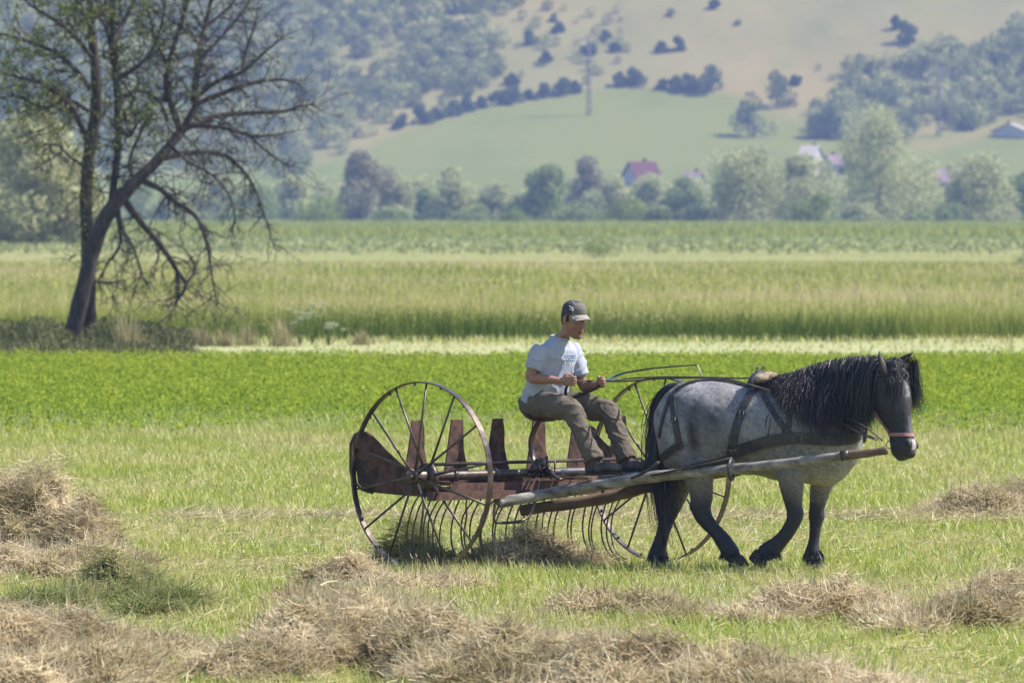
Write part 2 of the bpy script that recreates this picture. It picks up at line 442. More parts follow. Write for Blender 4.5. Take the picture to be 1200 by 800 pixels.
tag(acc.build('alfalfa', alf), 'dense leafy green alfalfa crop beyond the mown meadow', 'crop', kind='stuff')
# short grass creeping over the pale path, taller uncut blades round the rake and hooves
acc = Acc(); x, y = field_pts(156, 190, 20); m = rng.random(len(x)) < .35+.6*np.abs((y-173)/15)+.5*fbm(x, y, .5, 8); x, y = x[m], y[m]; N = len(x)
acc.add(*strands(np.stack([x, y, np.zeros(N)], 1), rng.random(N)*6.283, R(85)-np.abs(rng.normal(0, .3, N)), .03+.09*rng.random(N)+.10*(abs(y-173) > 11), .02+.01*rng.random(N), rng.random(N)*.6, 2))
x = rng.uniform(-2.2, 3.4, 26000); y = rng.uniform(60, 69.2, 26000); m = (rng.random(26000) < .35+.6*fbm(x*1.5, y, 1.3, 3)); x, y = x[m], y[m]; N = len(x)
acc.add(*strands(np.stack([x, y, np.zeros(N)-.01], 1), rng.random(N)*6.283, R(86)-np.abs(rng.normal(0, .35, N)), .07+.09*rng.random(N), .005+.003*rng.random(N), rng.random(N)*.8, 2, rnd=rng.random(N)))
tag(acc.build('rough_grass', grassm), 'rougher uncut grass blades round the wheels and along the path', 'grass', kind='stuff')
# tall hay meadow beyond the path
acc = Acc()
for (y0, y1, d, wd) in ((187.5, 206, 60, .014), (206, 260, 13, .022), (260, 360, 5.5, .04), (360, 475, 3.0, .06), (475, 640, .8, .06)):
    x, y = field_pts(y0, y1, d); N = len(x)
    near = (y < 206)
    k = (y > 189+3.2*fbm(x, y*0, .8)) ; x = x[k]; y = y[k]; N = len(x)
    h = (.26+.42*rng.random(N))*(1+.35*fbm(x, y, .7, 2))*np.where(y > 380, np.clip((485-y)/105, .15, 1), 1)
    patch = .5+.5*fbm(x*.6, y*.2, .22, 7)
    band = np.clip(.04+.54*np.clip((y-191)/24, 0, 1)+.55*(patch-.5)+.30*fbm(x*.25, y*.12, .9, 3)+rng.normal(0, .16, N), 0, .99)
    acc.add(*strands(np.stack([x, y, np.zeros(N)], 1), rng.random(N)*6.283, R(88)-np.abs(rng.normal(0, .22, N)), h, wd*(.6+.8*rng.random(N)), rng.random(N)*.6, 2, rnd=band))
for (y0, y1, d, s_) in ((190, 260, 26, .045), (260, 370, 9, .09)):
    x, y = field_pts(y0, y1, d); pt = fbm(x*.35, y*.09, 1.0, 11)+.5*fbm(x, y*.3, 1.0, 2); k = rng.random(len(x)) < np.clip(.25+1.1*pt, .03, 1); x, y = x[k], y[k]; N = len(x)
    V_, Q_, r_ = leaves(np.stack([x, y, .30+.30*rng.random(N)], 1), s_*(.6+.8*rng.random(N)), rnd=np.clip(.62+.4*fbm(x*.2, y*.07, 1, 6)+rng.normal(0, .15, N), 0, 1), up=.4); acc.add(V_, Q_, None, r_)
tallm = leafmat('meadow_grass', [(.05, .08, .018), (.14, .175, .03), (.245, .27, .062), (.34, .34, .11), (.44, .385, .20), (.50, .39, .29)], .42)
tag(acc.build('tall_grass', tallm), 'uncut tall meadow grass standing behind the pale path', 'grass', kind='stuff')
# a sparse bluish green crop and the tall green crop behind it
acc = Acc()
x, y = field_pts(540, 700, .9); k = (y > 610+25*fbm(x, y, .05)) | (rng.random(len(x)) < .25); x, y = x[k], y[k]; rep = 5; n0 = len(x)
N = n0*rep; X3 = np.repeat(x, rep)+rng.normal(0, .2, N); Y3 = np.repeat(y, rep)+rng.normal(0, .2, N)
V_, Q_, r_ = leaves(np.stack([X3, Y3, .1+.45*rng.random(N)], 1), .22+.2*rng.random(N), up=.5); acc.add(V_, Q_, None, r_)
blm = leafmat('pale_crop_leaf', [(.19, .22, .08), (.28, .31, .12), (.44, .45, .25)], .35)
tag(acc.build('root_crop', blm), 'pale bluish green low crop in a strip across the plain', 'crop', kind='stuff')
acc = Acc()
for (y0, y1, d) in ((700, 780, 3.0), (780, 1000, 1.1), (1000, 1380, .6)):
    x, y = field_pts(y0, y1, d); N = len(x)
    h = (1.15+.35*rng.random(N))*(1+.12*fbm(x, y, .06, 2))*np.clip(.4+(y-700)/40, .4, 1)
    acc.add(*strands(np.stack([x, y, np.zeros(N)], 1), rng.random(N)*6.283, R(88)-np.abs(rng.normal(0, .2, N)), h, .13+.1*rng.random(N), rng.random(N)*.7, 2))
crm = leafmat('far_crop_leaf', [(.16, .18, .05), (.24, .26, .07), (.33, .35, .10), (.43, .43, .16)], .45)
tag(acc.build('tall_crop', crm), 'tall green crop standing in front of the tree line', 'crop', kind='stuff')
# ================================================================ hay
haym = leafmat('hay_strand', [(.10, .074, .036), (.26, .20, .11), (.42, .335, .205), (.60, .495, .325), (.80, .70, .52)], .4, pos=[0, .18, .38, .62, 1], patch=((.20, .19, .07), 2.2, .35))
hayg = leafmat('green_hay_strand', [(.08, .12, .03), (.16, .20, .06), (.28, .27, .12), (.45, .39, .23)], .35)
haycore = surf('hay_core', [(.02, .018, .01), (.07, .055, .028), (.16, .13, .07)], scale=22, rough=1, bump=1, bdist=.04, detail=10, spec=.02)  # dark colour paints in the shade of the gaps between strands
def hay(name, blobs, dens, label, group=None, mat=None, L=(.09, .36), seed=0, rough=1.15, wid=(.004, .009), wisps=.09):
    """blobs: (px, py, rx m, rY m, h m): mounds standing at the ground point of that pixel"""
    bl = [(*G(b[0], b[1])[:2], *b[2:]) for b in blobs]
    x0 = min(b[0]-b[2] for b in bl)-.15; x1 = max(b[0]+b[2] for b in bl)+.15
    y0 = min(b[1]-b[3] for b in bl)-.15; y1 = max(b[1]+b[3] for b in bl)+.15
    def hgt(x, y):
        z = np.zeros_like(x)-.03
        for (cx, cy_, rx, ry, h) in bl:
            q = ((x-cx)/rx)**2+((y-cy_)/ry)**2
            z = np.maximum(z, h*np.clip(1-q*(1+.6*fbm(x, y, 3.4, seed)), 0, 1)**.6*(.92+rough*.55*fbm(x, y, 4.6, seed+2)+rough*.30*fbm(x, y, 11, seed+4))-.03)
        return z
    loc = np.array([(x0+x1)/2, (y0+y1)/2, 0])
    nx = int(max(12, (x1-x0)/.04)); ny = int(max(10, (y1-y0)/.05))
    X, Y = np.meshgrid(np.linspace(x0, x1, nx), np.linspace(y0, y1, ny)); Z = hgt(X, Y)*.82-.01
    V = np.stack([X, Y, Z], -1).reshape(-1, 3)
    Q = [(j*nx+i, j*nx+i+1, (j+1)*nx+i+1, (j+1)*nx+i) for j in range(ny-1) for i in range(nx-1)
         if max(Z[j, i], Z[j, i+1], Z[j+1, i], Z[j+1, i+1]) > -.02]
    rt = empty(name, loc, label, 'hay', group)
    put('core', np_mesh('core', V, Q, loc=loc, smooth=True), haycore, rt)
    A = (x1-x0)*(y1-y0); n = int(A*dens*2.0)
    x = x0+(x1-x0)*rng.random(n); y = y0+(y1-y0)*rng.random(n); z = hgt(x, y)
    k = z > -.015; x, y, z = x[k], y[k], z[k]; n = len(x)
    # locks: neighbouring strands share a direction so the hay lies in swirls
    az = 3.0*fbm(x, y, 3.2, seed+5)*2+rng.normal(0, .9, n)
    el = .45*fbm(x, y, 5, seed+9)+rng.normal(.06, .38, n)
    fl = rng.random(n) < wisps
    el[fl] += rng.random(fl.sum())*.9
    ln = L[0]+(L[1]-L[0])*rng.random(n)**1.5
    wdt = wid[0]+(wid[1]-wid[0])*rng.random(n)
    rv = np.clip(.5+.45*fbm(x, y, 4.1, seed+1)+rng.normal(0, .22, n), 0, 1); rv[fl] = np.clip(rv[fl]+.35, 0, 1)
    c = np.stack([x, y, z*(.72+.42*rng.random(n)**1.3)+.01], 1)
    d = np.stack([np.cos(az)*np.cos(el), np.sin(az)*np.cos(el), np.sin(el)], 1)
    a = Acc(); a.add(*strands(c-d*(ln*.4)[:, None], az, el, ln, wdt, rng.normal(.6, 1.0, n), 4, rnd=rv, twist=rng.random(n)*1.57))
    V_ = a.V[0]; V_[:, 2] = np.maximum(V_[:, 2], .003)
    a.build('strands', mat or haym, rt)
    return rt
hay('hay_heap', [(15, 652, .62, .8, .60), (-45, 650, .8, .9, .68), (52, 655, .42, .7, .44), (98, 658, .33, .5, .38), (70, 672, .6, .5, .2), (135, 664, .35, .4, .09), (-10, 676, .8, .6, .2)], 4000,
    'tallest brown hay heap cut by the left edge behind the other piles', seed=1)
hay('hay_clump', [(145, 702, .30, .4, .30), (180, 720, .27, .4, .18), (212, 712, .24, .35, .17), (105, 708, .28, .35, .15), (50, 714, .4, .4, .11)], 4100,
    'dark greenish hay clump in front of the tall left heap', mat=hayg, seed=4)
hay('hay_windrow', [(60, 776, .55, .6, .26), (-20, 790, .6, .7, .32), (120, 790, .45, .6, .16), (165, 765, .4, .5, .10), (40, 808, .7, .7, .18)], 4000,
    'low rounded brown hay ridge in the bottom left corner', seed=7)
hay('hay_windrow', [(360, 780, .5, .8, .28), (420, 775, .5, .8, .34), (480, 780, .45, .7, .26), (540, 796, .5, .8, .30), (610, 804, .5, .8, .28), (690, 806, .5, .8, .30), (770, 812, .5, .8, .26), (850, 816, .5, .8, .25), (930, 822, .5, .8, .20), (1010, 826, .45, .8, .14), (300, 790, .4, .7, .16), (430, 740, .5, .6, .17), (370, 735, .4, .5, .12), (640, 770, .5, .6, .10)], 4000,
    'long blurred hay ridge running along the bottom edge under the rake', seed=9)
hay('hay_clump', [(410, 690, .30, .35, .20), (455, 694, .28, .3, .12), (370, 708, .35, .4, .10), (500, 692, .3, .3, .08), (540, 690, .25, .3, .05), (440, 712, .5, .4, .07)], 4000,
    'small brown hay mound just left of the near wheel foot', seed=12)
hay('hay_clump', [(700, 720, .34, .35, .17), (750, 720, .3, .3, .13), (790, 724, .28, .3, .08), (670, 718, .2, .3, .09)], 4000,
    'thin reddish brown hay strip lying below the rake tines and hind hooves', seed=15)
hay('hay_windrow', [(930, 726, .3, .35, .22), (965, 724, .34, .38, .27), (1005, 724, .32, .35, .20), (890, 728, .28, .3, .10), (860, 726, .25, .3, .06), (1045, 730, .3, .35, .09)], 4100,
    'tangled hay mound directly below the front hooves', seed=18)
hay('hay_windrow', [(1110, 734, .32, .35, .16), (1150, 728, .35, .4, .22), (1195, 722, .4, .4, .27), (1240, 720, .4, .4, .3), (1070, 738, .25, .3, .08)], 4100,
    'tangled hay row running off the right edge low down', seed=21)
hay('hay_clump', [(1150, 606, .42, .6, .24), (1110, 606, .35, .5, .12), (1195, 604, .42, .6, .28), (1240, 604, .4, .6, .25)], 4200,
    'farther hay heap at the right edge beyond the horse', seed=24)
hay('hay_clump', [(478, 662, .24, .3, .34), (505, 664, .2, .25, .18), (455, 662, .16, .2, .2)], 7000,
    'gathered hay bunch showing through the near wheel spokes', mat=hayg, seed=27)
hay('hay_clump', [(618, 664, .24, .3, .30), (588, 664, .22, .28, .17), (652, 664, .2, .26, .20), (688, 664, .2, .22, .10), (560, 664, .16, .2, .09)], 7000,
    'gathered hay bundle caught under the tines below the seat', seed=30)
# ================================================================ far trees
def trunk_mat(): return surf('bark', [(.05, .04, .03), (.11, .09, .07), (.16, .14, .12)], scale=14, rough=.95, bump=.6, bdist=.03, stretch=(1, 1, .25))
bark = trunk_mat()
greys = leafmat('willow_leaf', [(.18, .20, .08), (.32, .34, .15), (.48, .48, .25), (.62, .61, .37)], .42)
greens = leafmat('green_leaf', [(.10, .14, .05), (.18, .23, .08), (.28, .33, .13), (.38, .42, .19)], .4)
yells = leafmat('yellow_green_leaf', [(.14, .18, .04), (.21, .26, .06), (.30, .34, .10)], .35)
browns = leafmat('brown_leaf', [(.17, .155, .11), (.26, .24, .16), (.36, .34, .22)], .3)
darkg = leafmat('dark_leaf', [(.03, .055, .02), (.07, .11, .035), (.14, .18, .06)], .25)
def far_tree(name, base, w, h, mat, label, cat, group, lobes=11, nleaf=2600, lsz=.4, seed=0, tall=False, trunks=1, low=.0, thin=1.0):
    """w/h in metres; crown = leaf masses on uneven lobes, gaps between them"""
    rs = np.random.default_rng(seed+100)
    rt = empty(name, base, label, cat, group)
    C = []
    for i in range(lobes):
        t = (i+.5)/lobes
        zz = h*(low+.16+(.70-low)*t+.05*rs.normal())
        prof = math.sin(math.pi*min(1, max(.05, .18+t*.80)))**.7 if not tall else .5+.5*math.sin(math.pi*(.2+.75*t))
        a = rs.random()*6.283+i*2.4; rad = w/2*.85*prof*math.sqrt(rs.random())*1.15
        r = w*.5*(.46+.30*rs.random())*(1-.30*t)
        C.append((base[0]+rad*math.cos(a), base[1]+rad*math.sin(a), base[2]+zz, r))
    C = np.array(C)
    n = nleaf; idx = rs.integers(0, lobes, n)
    d = rs.normal(size=(n, 3)); d /= np.linalg.norm(d, axis=1)[:, None]
    q = C[idx, :3]+d*(C[idx, 3]*(.62+.48*rs.random(n)**.8)*(1+.22*fbm(d[:, 0]*3+idx, d[:, 1]*3+d[:, 2]*2, 1.4, seed)))[:, None]*np.array([1, 1, .9 if not tall else 1.15])
    q = q[q[:, 2] > base[2]+.15]
    A = Acc(); V_, Q_, r_ = leaves(q, lsz*(.6+.8*rs.random(len(q))), rnd=np.clip(.5+rs.normal(0, .22, len(q)), 0, 1)); A.add(V_, Q_, None, r_)
    A.build('crown', mat, rt)
    mb = MB()
    for k in range(trunks):
        a = rs.random()*6.28; off = np.array([math.cos(a), math.sin(a), 0])*w*.06*(trunks > 1)
        b0 = np.array(base)-np.array([0, 0, .4])+off
        mb.tube([b0, b0+np.array([off[0]*1.5, off[1]*1.5, h*.45])], [max(.1, w*.028), max(.05, w*.012)], 7)
        for j in range(7):
            c = C[rs.integers(0, lobes)]
            mb.tube([b0+np.array([0, 0, h*(.18+.2*rs.random())]), (b0+c[:3])/2+np.array([0, 0, .1*h]), c[:3]], [w*.014, w*.009, w*.004], 5)
    mb.build('trunk', bark, rt)
    return rt
TREES = [ # px, base row, top row, width px, distance, material, kind, label
 (36, 128, 130, 610, greys, 'willow', 'large pale willow at the left edge behind the bare tree'),
 (-28, 150, 80, 640, greys, 'willow', 'paler willow cut by the left edge beside the large willow'),
 (112, 222, 60, 1350, greys, 'tree', 'low grey green tree seen past the bare tree trunks'),
 (160, 215, 60, 1380, greens, 'tree', 'dull green round tree just right of the bare tree trunk'),
 (205, 226, 55, 1360, greys, 'tree', 'small grey tree under the bare tree drooping branches'),
 (255, 205, 60, 1400, greys, 'tree', 'grey green tree behind the drooping branch tips'),
 (300, 222, 50, 1340, greens, 'tree', 'round green tree at the right side of the bare tree'),
 (340, 205, 55, 1400, greys, 'tree', 'soft grey tree left of the brown leafless looking tree'),
 (424, 166, 62, 1300, browns, 'tree', 'tall purple brown tree with dense twigs in the tree line'),
 (468, 206, 50, 1360, greys, 'tree', 'grey tree right beside the purple brown tree'),
 (502, 222, 40, 1330, greens, 'tree', 'small green tree left of the forked willow'),
 (533, 196, 56, 1300, greys, 'willow', 'forked grey willow with a spreading top'),
 (580, 214, 50, 1380, greys, 'tree', 'pale grey tree right of the forked willow'),
 (612, 226, 44, 1340, greys, 'tree', 'short pale tree above the seated man'),
 (640, 192, 66, 1330, greens, 'tree', 'wide grey green tree above the man in the tree line'),
 (692, 178, 50, 1420, browns, 'tree', 'brownish thin tree left of the red roofed house'),
 (716, 212, 54, 1360, greys, 'tree', 'grey tree just below the red roof'),
 (762, 208, 52, 1400, greys, 'tree', 'silvery tree in front of the red roofed house'),
 (800, 212, 50, 1360, greens, 'tree', 'green tree between the red roof and the broad willow'),
 (872, 166, 90, 1250, greys, 'willow', 'broad round willow left of the white roof'),
 (938, 176, 84, 1290, greys, 'willow', 'broad yellowish willow below the white roof'),
 (1030, 132, 92, 1250, greys, 'willow', 'tallest pointed willow above the horse head'),
 (1072, 182, 70, 1290, greys, 'willow', 'lower willow right beside the tallest pointed willow'),
 (1146, 180, 80, 1260, greys, 'willow', 'willow right of the pink roof'),
 (1205, 198, 60, 1300, greens, 'tree', 'green tree cut by the right edge in the tree line'),
 (1250, 180, 90, 1290, greys, 'willow', 'outermost willow past the right edge'),
]
for i, (px, top, wpx, D, m, kind, lab) in enumerate(TREES):
    if px > 1240: continue
    b = P(px, 0, D); b[2] = 0 if D < 1480 else float(hill(b[0], D))
    h = CH+(HZ-top)/F*D; wd = wpx/F*D
    near = D < 800
    rt = far_tree(kind, b, wd, h, m, lab, 'tree', 'trees along the far side of the plain', lobes=22 if wd > 8 else 13, nleaf=26000 if near else (11000 if wd > 8 else 6500), lsz=.30 if near else .42, seed=i, trunks=3 if 'forked' in lab or m is browns else 1, low=-.12, tall=('pointed' in lab))
bk = random.Random(5)
for i in range(24):
    px = 300+i*39+bk.uniform(-10, 10); D = bk.uniform(1400, 1470); top = bk.uniform(203, 226); b = P(px, 0, D); b[2] = 0
    far_tree('tree', b, bk.uniform(46, 62)/F*D, CH+(HZ-top)/F*D, bk.choice((greys, greys, greens)), 'soft pale tree in the back row of the tree line', 'tree', 'back row of the tree line', lobes=12, nleaf=4500, lsz=.45, seed=400+i, low=-.12)
BUSH = [(376, 242, 74, 1240, yells, 'bright yellow green bush left of the purple brown tree'), (560, 244, 46, 1250, greens, 'dark low bush right of the forked willow'), (675, 244, 56, 1250, greens, 'dark low bush under the brownish thin tree'),
        (738, 236, 50, 1250, yells, 'yellow green bush right below the red roofed house'), (815, 240, 44, 1250, greys, 'pale bush left of the broad round willow'), (958, 226, 50, 1225, yells, 'yellow green bush in front of the yellowish willow'),
        (455, 246, 40, 1260, greens, 'small dark bush right of the purple brown tree'), (1008, 240, 44, 1225, greys, 'grey bush left below the tallest willow'), (1108, 240, 44, 1240, greens, 'small green bush below the pink roof'), (280, 246, 50, 1260, greens, 'low dark bush behind the drooping branches'), (610, 250, 40, 1245, yells, 'low yellowish bush above the seated man'), (775, 244, 40, 1250, greens, 'small dark bush right of the yellow green bush below the house'), (1180, 246, 40, 1240, greys, 'grey bush near the right edge of the tree line')]
for i, (px, top, wpx, D, m, lab) in enumerate(BUSH):
    b = P(px, 0, D); b[2] = 0
    far_tree('bush', b, wpx/F*D, CH+(HZ-top)/F*D, m, lab, 'bush', 'bushes at the foot of the tree line', lobes=9, nleaf=3200, lsz=.34, seed=60+i, low=-.1)
# ---- hillside bushes, hedge, woods
HB = [(1052, 36, 8, 'upper round bush alone on the dry slope top right'), (1062, 52, 13, 'larger bush just below the upper one on the dry slope'), (1008, 76, 7, 'small bush at the upper left tip of the right wood'), (1020, 86, 6, 'tiny bush touching the right wood'),
      (796, 60, 9, 'round bush of the pair on the dry slope'), (775, 62, 7, 'smaller left bush of the pair on the dry slope'), (836, 12, 6, 'tiny bush at the very top of the dry slope'), (786, 20, 4, 'dot of a bush high on the dry slope'),
      (835, 110, 17, 'dark round bush at the top of the green slope'), (910, 126, 21, 'big blue green tree on the slope behind the broad willow'), (883, 160, 24, 'dense green tree standing on the green slope edge'), (932, 100, 6, 'small bush right of the big blue green tree'),
      (973, 162, 19, 'dark tree at the left foot of the right wood'), (708, 50, 7, 'bush right of the power pole top'), (720, 62, 6, 'small bush below and right of the pole top'), (690, 66, 8, 'dark bush right behind the power pole top'),
      (655, 40, 6, 'small bush on the dry slope left of the pole'), (650, 26, 5, 'tiny upper bush left of the pole'), (600, 100, 7, 'bush on the dry slope above the hedge'), (620, 52, 8, 'bush at the ragged edge of the left wood'), (640, 75, 7, 'lone bush between the left wood and the hedge'), (865, 30, 3, 'faint dot of a bush near the top centre right')]
for i, (px, py, r, lab) in enumerate(HB):
    b = hit(px, py); s = b[1]/F; w_ = 2*r*s
    far_tree('bush' if r < 16 else 'tree', b, w_, w_*.95, darkg if r > 5 else greens, lab, 'bush' if r < 16 else 'tree', 'bushes on the hillside', lobes=8, nleaf=1500, lsz=.55, seed=200+i, low=-.15)
HD = [(470, 152), (492, 146), (512, 141), (530, 136), (548, 131), (566, 127), (584, 124), (602, 122), (622, 118), (640, 114), (658, 111), (674, 108), (728, 103), (742, 101), (776, 105), (792, 106), (806, 108)]
for i, (px, py) in enumerate(HD):
    b = hit(px, py); w_ = (20+6*math.sin(i*2.1))*b[1]/F
    far_tree('hedge_bush', b, w_, w_*.85, darkg, 'dark bush in the hedge row along the top of the green slope', 'bush', 'hedge row on the hillside', lobes=7, nleaf=1300, lsz=.6, seed=300+i, low=-.2)
def wood(name, polys, n, rpx, label, mat, leafn=230, seed=5):
    rs = np.random.default_rng(seed); A = Acc(); k = 0; tries = 0
    def inside(px, py, poly):
        c = False; m = len(poly)
        for i in range(m):
            x1, y1 = poly[i]; x2, y2 = poly[(i+1) % m]
            if (y1 > py) != (y2 > py) and px < (x2-x1)*(py-y1)/(y2-y1)+x1: c = not c
        return c
    bx = [min(p[0] for q in polys for p in q), max(p[0] for q in polys for p in q), min(p[1] for q in polys for p in q), max(p[1] for q in polys for p in q)]
    cen = []
    while k < n and tries < n*60:
        tries += 1
        px = rs.uniform(bx[0], bx[1]); py = rs.uniform(bx[2], bx[3])
        jx = px+14*math.sin(py*.09); jy = py+8*math.sin(px*.07)
        if not any(inside(jx, jy, q) for q in polys): continue
        g = float(fbm(np.array([px*1.0]), np.array([py*1.6]), .022, 3)[0])
        if g < -.30 and rs.random() < .6: continue
        b = hit(px, py); r = rs.uniform(.6, 1.3)*rpx*b[1]/F; cen.append((*b, r)); k += 1
    for (x, y, z, r) in cen:
        m = leafn; d = rs.normal(size=(m, 3)); d /= np.linalg.norm(d, axis=1)[:, None]
        q = np.array([x, y, z+r*.9])+d*(r*(.55+.5*rs.random(m))*(1+.25*fbm(d[:, 0]*3+x, d[:, 1]*3+d[:, 2]*3, 1.3)))[:, None]*np.array([1, 1, 1.05])
        V_, Q_, r_ = leaves(q, r*.30*(.6+.8*rs.random(m)), rnd=np.clip(rs.uniform(.15, .8)+rs.normal(0, .12, m), 0, 1)); A.add(V_, Q_, None, r_)
    o = A.build(name, mat); tag(o, label, 'wood', kind='stuff')
woodm = leafmat('wood_leaf', [(.05, .07, .02), (.17, .20, .06), (.34, .35, .13), (.55, .52, .24)], .25)
wood('wood', [[(-80, -20), (640, -20), (600, 20), (560, 45), (600, 75), (600, 100), (520, 130), (440, 160), (390, 185), (340, 205), (-80, 215)]], 1600, 10, 'wooded left hillside of dense blue green trees', woodm, seed=5)
wood('wood', [[(960, 160), (950, 120), (1000, 95), (1080, 70), (1140, 55), (1240, 30), (1240, 130), (1150, 150), (1090, 160), (1010, 170)]], 380, 11, 'wooded patch on the right hillside', woodm, seed=6)
wood('scrub', [[(560, 20), (740, 10), (730, 90), (560, 110)], [(930, 60), (1010, 80), (960, 110), (930, 100)]], 46, 6, 'thin scrub dotted over the dry slope', woodm, leafn=160, seed=8)
# ---- village
white = surf('white_wall', [(.34, .33, .31), (.42, .41, .38)], scale=2, rough=.9, bump=.1)
redr = surf('red_roof_tiles', [(.06, .022, .028), (.10, .035, .04)], scale=3, rough=.9, bump=.2)
pinkr = surf('pale_red_roof', [(.15, .11, .12), (.20, .14, .15)], scale=3, rough=.9, bump=.2)
whr = surf('pale_metal_roof', [(.24, .21, .18), (.33, .30, .27)], scale=2, rough=.9, bump=.1)
glass = surf('dark_window', [(.03, .04, .05), (.05, .06, .07)], scale=2, rough=.2, bump=0)
def house(px, py_eave, wpx, D, roofpx, roofmat, yaw, label, zbase=None, dep=8):
    s = D/F; cx = (px-600)*s; ze = CH-(py_eave-HZ)*s; g = float(hill(cx, D)); w_ = wpx*s; rh = roofpx*s
    c, s_ = math.cos(R(yaw)), math.sin(R(yaw)); ax = np.array([c, s_, 0]); ay = np.array([-s_, c, 0]); up = np.array([0, 0, 1])
    rt = empty('house', (cx, D, g), label, 'house')
    o = np.array([cx, D, 0.])
    hw, hd = w_/2, dep/2
    m = MB(); m.box(o+up*(ze+g-1)/2, (ax, ay, up), (hw, hd, (ze-g+1)/2))
    m.prism([o-ax*hw+ay*0-ay*hd+up*ze, o-ax*hw+ay*hd+up*ze, o-ax*hw+up*(ze+rh*.93)], ax*.1).prism([o+ax*hw-ay*hd+up*ze, o+ax*hw+ay*hd+up*ze, o+ax*hw+up*(ze+rh*.93)], ax*.1)
    m.build('wall', white, rt, smooth=False)
    r = MB()
    for k in (-1, 1):
        A_ = o+up*(ze-.25)+ay*k*(hd+.5); B_ = o+up*(ze+rh)
        r.prism([A_-ax*(hw+.5), A_+ax*(hw+.5), B_+ax*(hw+.5), B_-ax*(hw+.5)], up*.2)
    ro = r.build('roof', roofmat, rt, smooth=False)
    ch = MB(); ch.box(o+ax*hw*.4+ay*.8+up*(ze+rh), (ax, ay, up), (.3, .3, .7)); ch.build('chimney', redr, ro, smooth=False)
    for k in range(3):
        q = MB(); q.box(o+ax*hw*(-.6+.6*k)-ay*(hd+.01)+up*(ze-1.4), (ax, ay, up), (.45, .05, .6)); q.build('window', glass, rt, smooth=False)
    return rt
house(752, 211, 30, 1850, 21, redr, 24, 'house with a steep dark red roof above the tree line')
house(950, 183, 17, 1900, 12, whr, -15, 'house with a whitish roof behind the broad willows')
house(976, 192, 12, 1880, 10, pinkr, 20, 'tiny pinkish roofed house right of the whitish roof')
house(1106, 212, 26, 1800, 13, pinkr, 8, 'low house with a wide pale red roof near the right edge')
house(1185, 153, 12, float(hit(1185, 161)[1]), 8, whr, 60, 'small white house high on the right slope')
house(812, 214, 16, 1780, 12, pinkr, -20, 'small roof hidden behind the broad round willow')
# ---- power poles
polem = surf('weathered_pole', [(.12, .11, .10), (.2, .19, .17)], scale=5, rough=.9)
for (px, yb, yt, lab, grp) in ((690, 136, 44, 'tall lattice power pole on the green slope above the man', 'power poles'), (1100, 160, 78, 'faint power pole in front of the right wood', 'power poles')):
    b = hit(px, yb); h = (yb-yt)*b[1]/F
    rt = empty('power_pole', b, lab, 'power pole', grp); m = MB()
    for (dx, dy) in ((-1, -1), (1, -1), (1, 1), (-1, 1)):
        m.tube([b+np.array([dx*.45, dy*.45, -1]), b+np.array([dx*.15, dy*.15, h])], .13, 5)
    for k in range(8):
        t0, t1 = k/8, (k+1)/8; w0 = .45-.3*t0; w1 = .45-.3*t1
        m.tube([b+np.array([-w0, -w0, h*t0]), b+np.array([w1, -w1, h*t1])], .07, 4).tube([b+np.array([w0, -w0, h*t0]), b+np.array([w0*-1, w0, h*t1])], .06, 4)
    m.build('mast', polem, rt)
    for q in (.97, .86):
        c = MB(); c.tube([b+np.array([-2.2, 0, h*q]), b+np.array([2.2, 0, h*q])], .12, 5); arm = c.build('crossarm', polem, rt)
        for dx in (-2.1, 2.1):
            d = MB(); d.tube([b+np.array([dx, 0, h*q]), b+np.array([dx, 0, h*q-.8])], .1, 5); d.build('insulator', whr, arm)
# ================================================================ the bare tree
TD = 184.0
def TP(px, py, dy=0.0):
    return P(px, py, TD)+np.array([0, dy, 0])
trs = random.Random(11)
SC = TD/F
tb = P(96, 0, TD); tb[2] = 0
tree = empty('bare_tree', tb, 'large nearly leafless leaning tree with twin trunks standing at the field edge on the left', 'tree')
barkd = surf('tree_bark', [(.022, .019, .018), (.045, .039, .036), (.095, .083, .08)], scale=9, rough=.95, bump=1, bdist=.03, stretch=(1, 1, .3), detail=8)
def limb(rows):  # (px, py, dy, radius px)
    return cr([(*TP(a, b, c), r*SC) for a, b, c, r in rows], 5)
L_front = limb([(80, 412, -.1, 13), (86, 388, -.1, 10.5), (99, 335, -.2, 9.5), (110, 292, -.2, 9), (126, 252, -.3, 9), (155, 218, -.3, 7.5), (185, 188, -.2, 6.5), (212, 155, 0, 5.5)])
L_rear = limb([(106, 412, .5, 10), (104, 370, .4, 8), (103, 320, .3, 8), (101, 270, .3, 7.5), (100, 230, .3, 7.5), (104, 180, .2, 7.5), (112, 130, .1, 7), (112, 80, 0, 6), (107, 30, 0, 5), (106, -40, 0, 3.5), (110, -110, 0, 2)])
mb = MB()
for l in (L_front, L_rear): mb.tube(l[:, :3], list(l[:, 3]*(1+.05*np.sin(np.arange(len(l))*1.7))), 14)
mb.tube(limb([(66, 412, -.9, 7), (70, 396, -.9, 7.5), (74, 384, -.8, 4), (76, 378, -.8, 1)])[:, :3], [.12, .13, .12, .13, .12, .12, .1, .1, .09, .08, .07, .06, .05, .04, .03, .02], 8)
mb.build('trunk', barkd, tree)
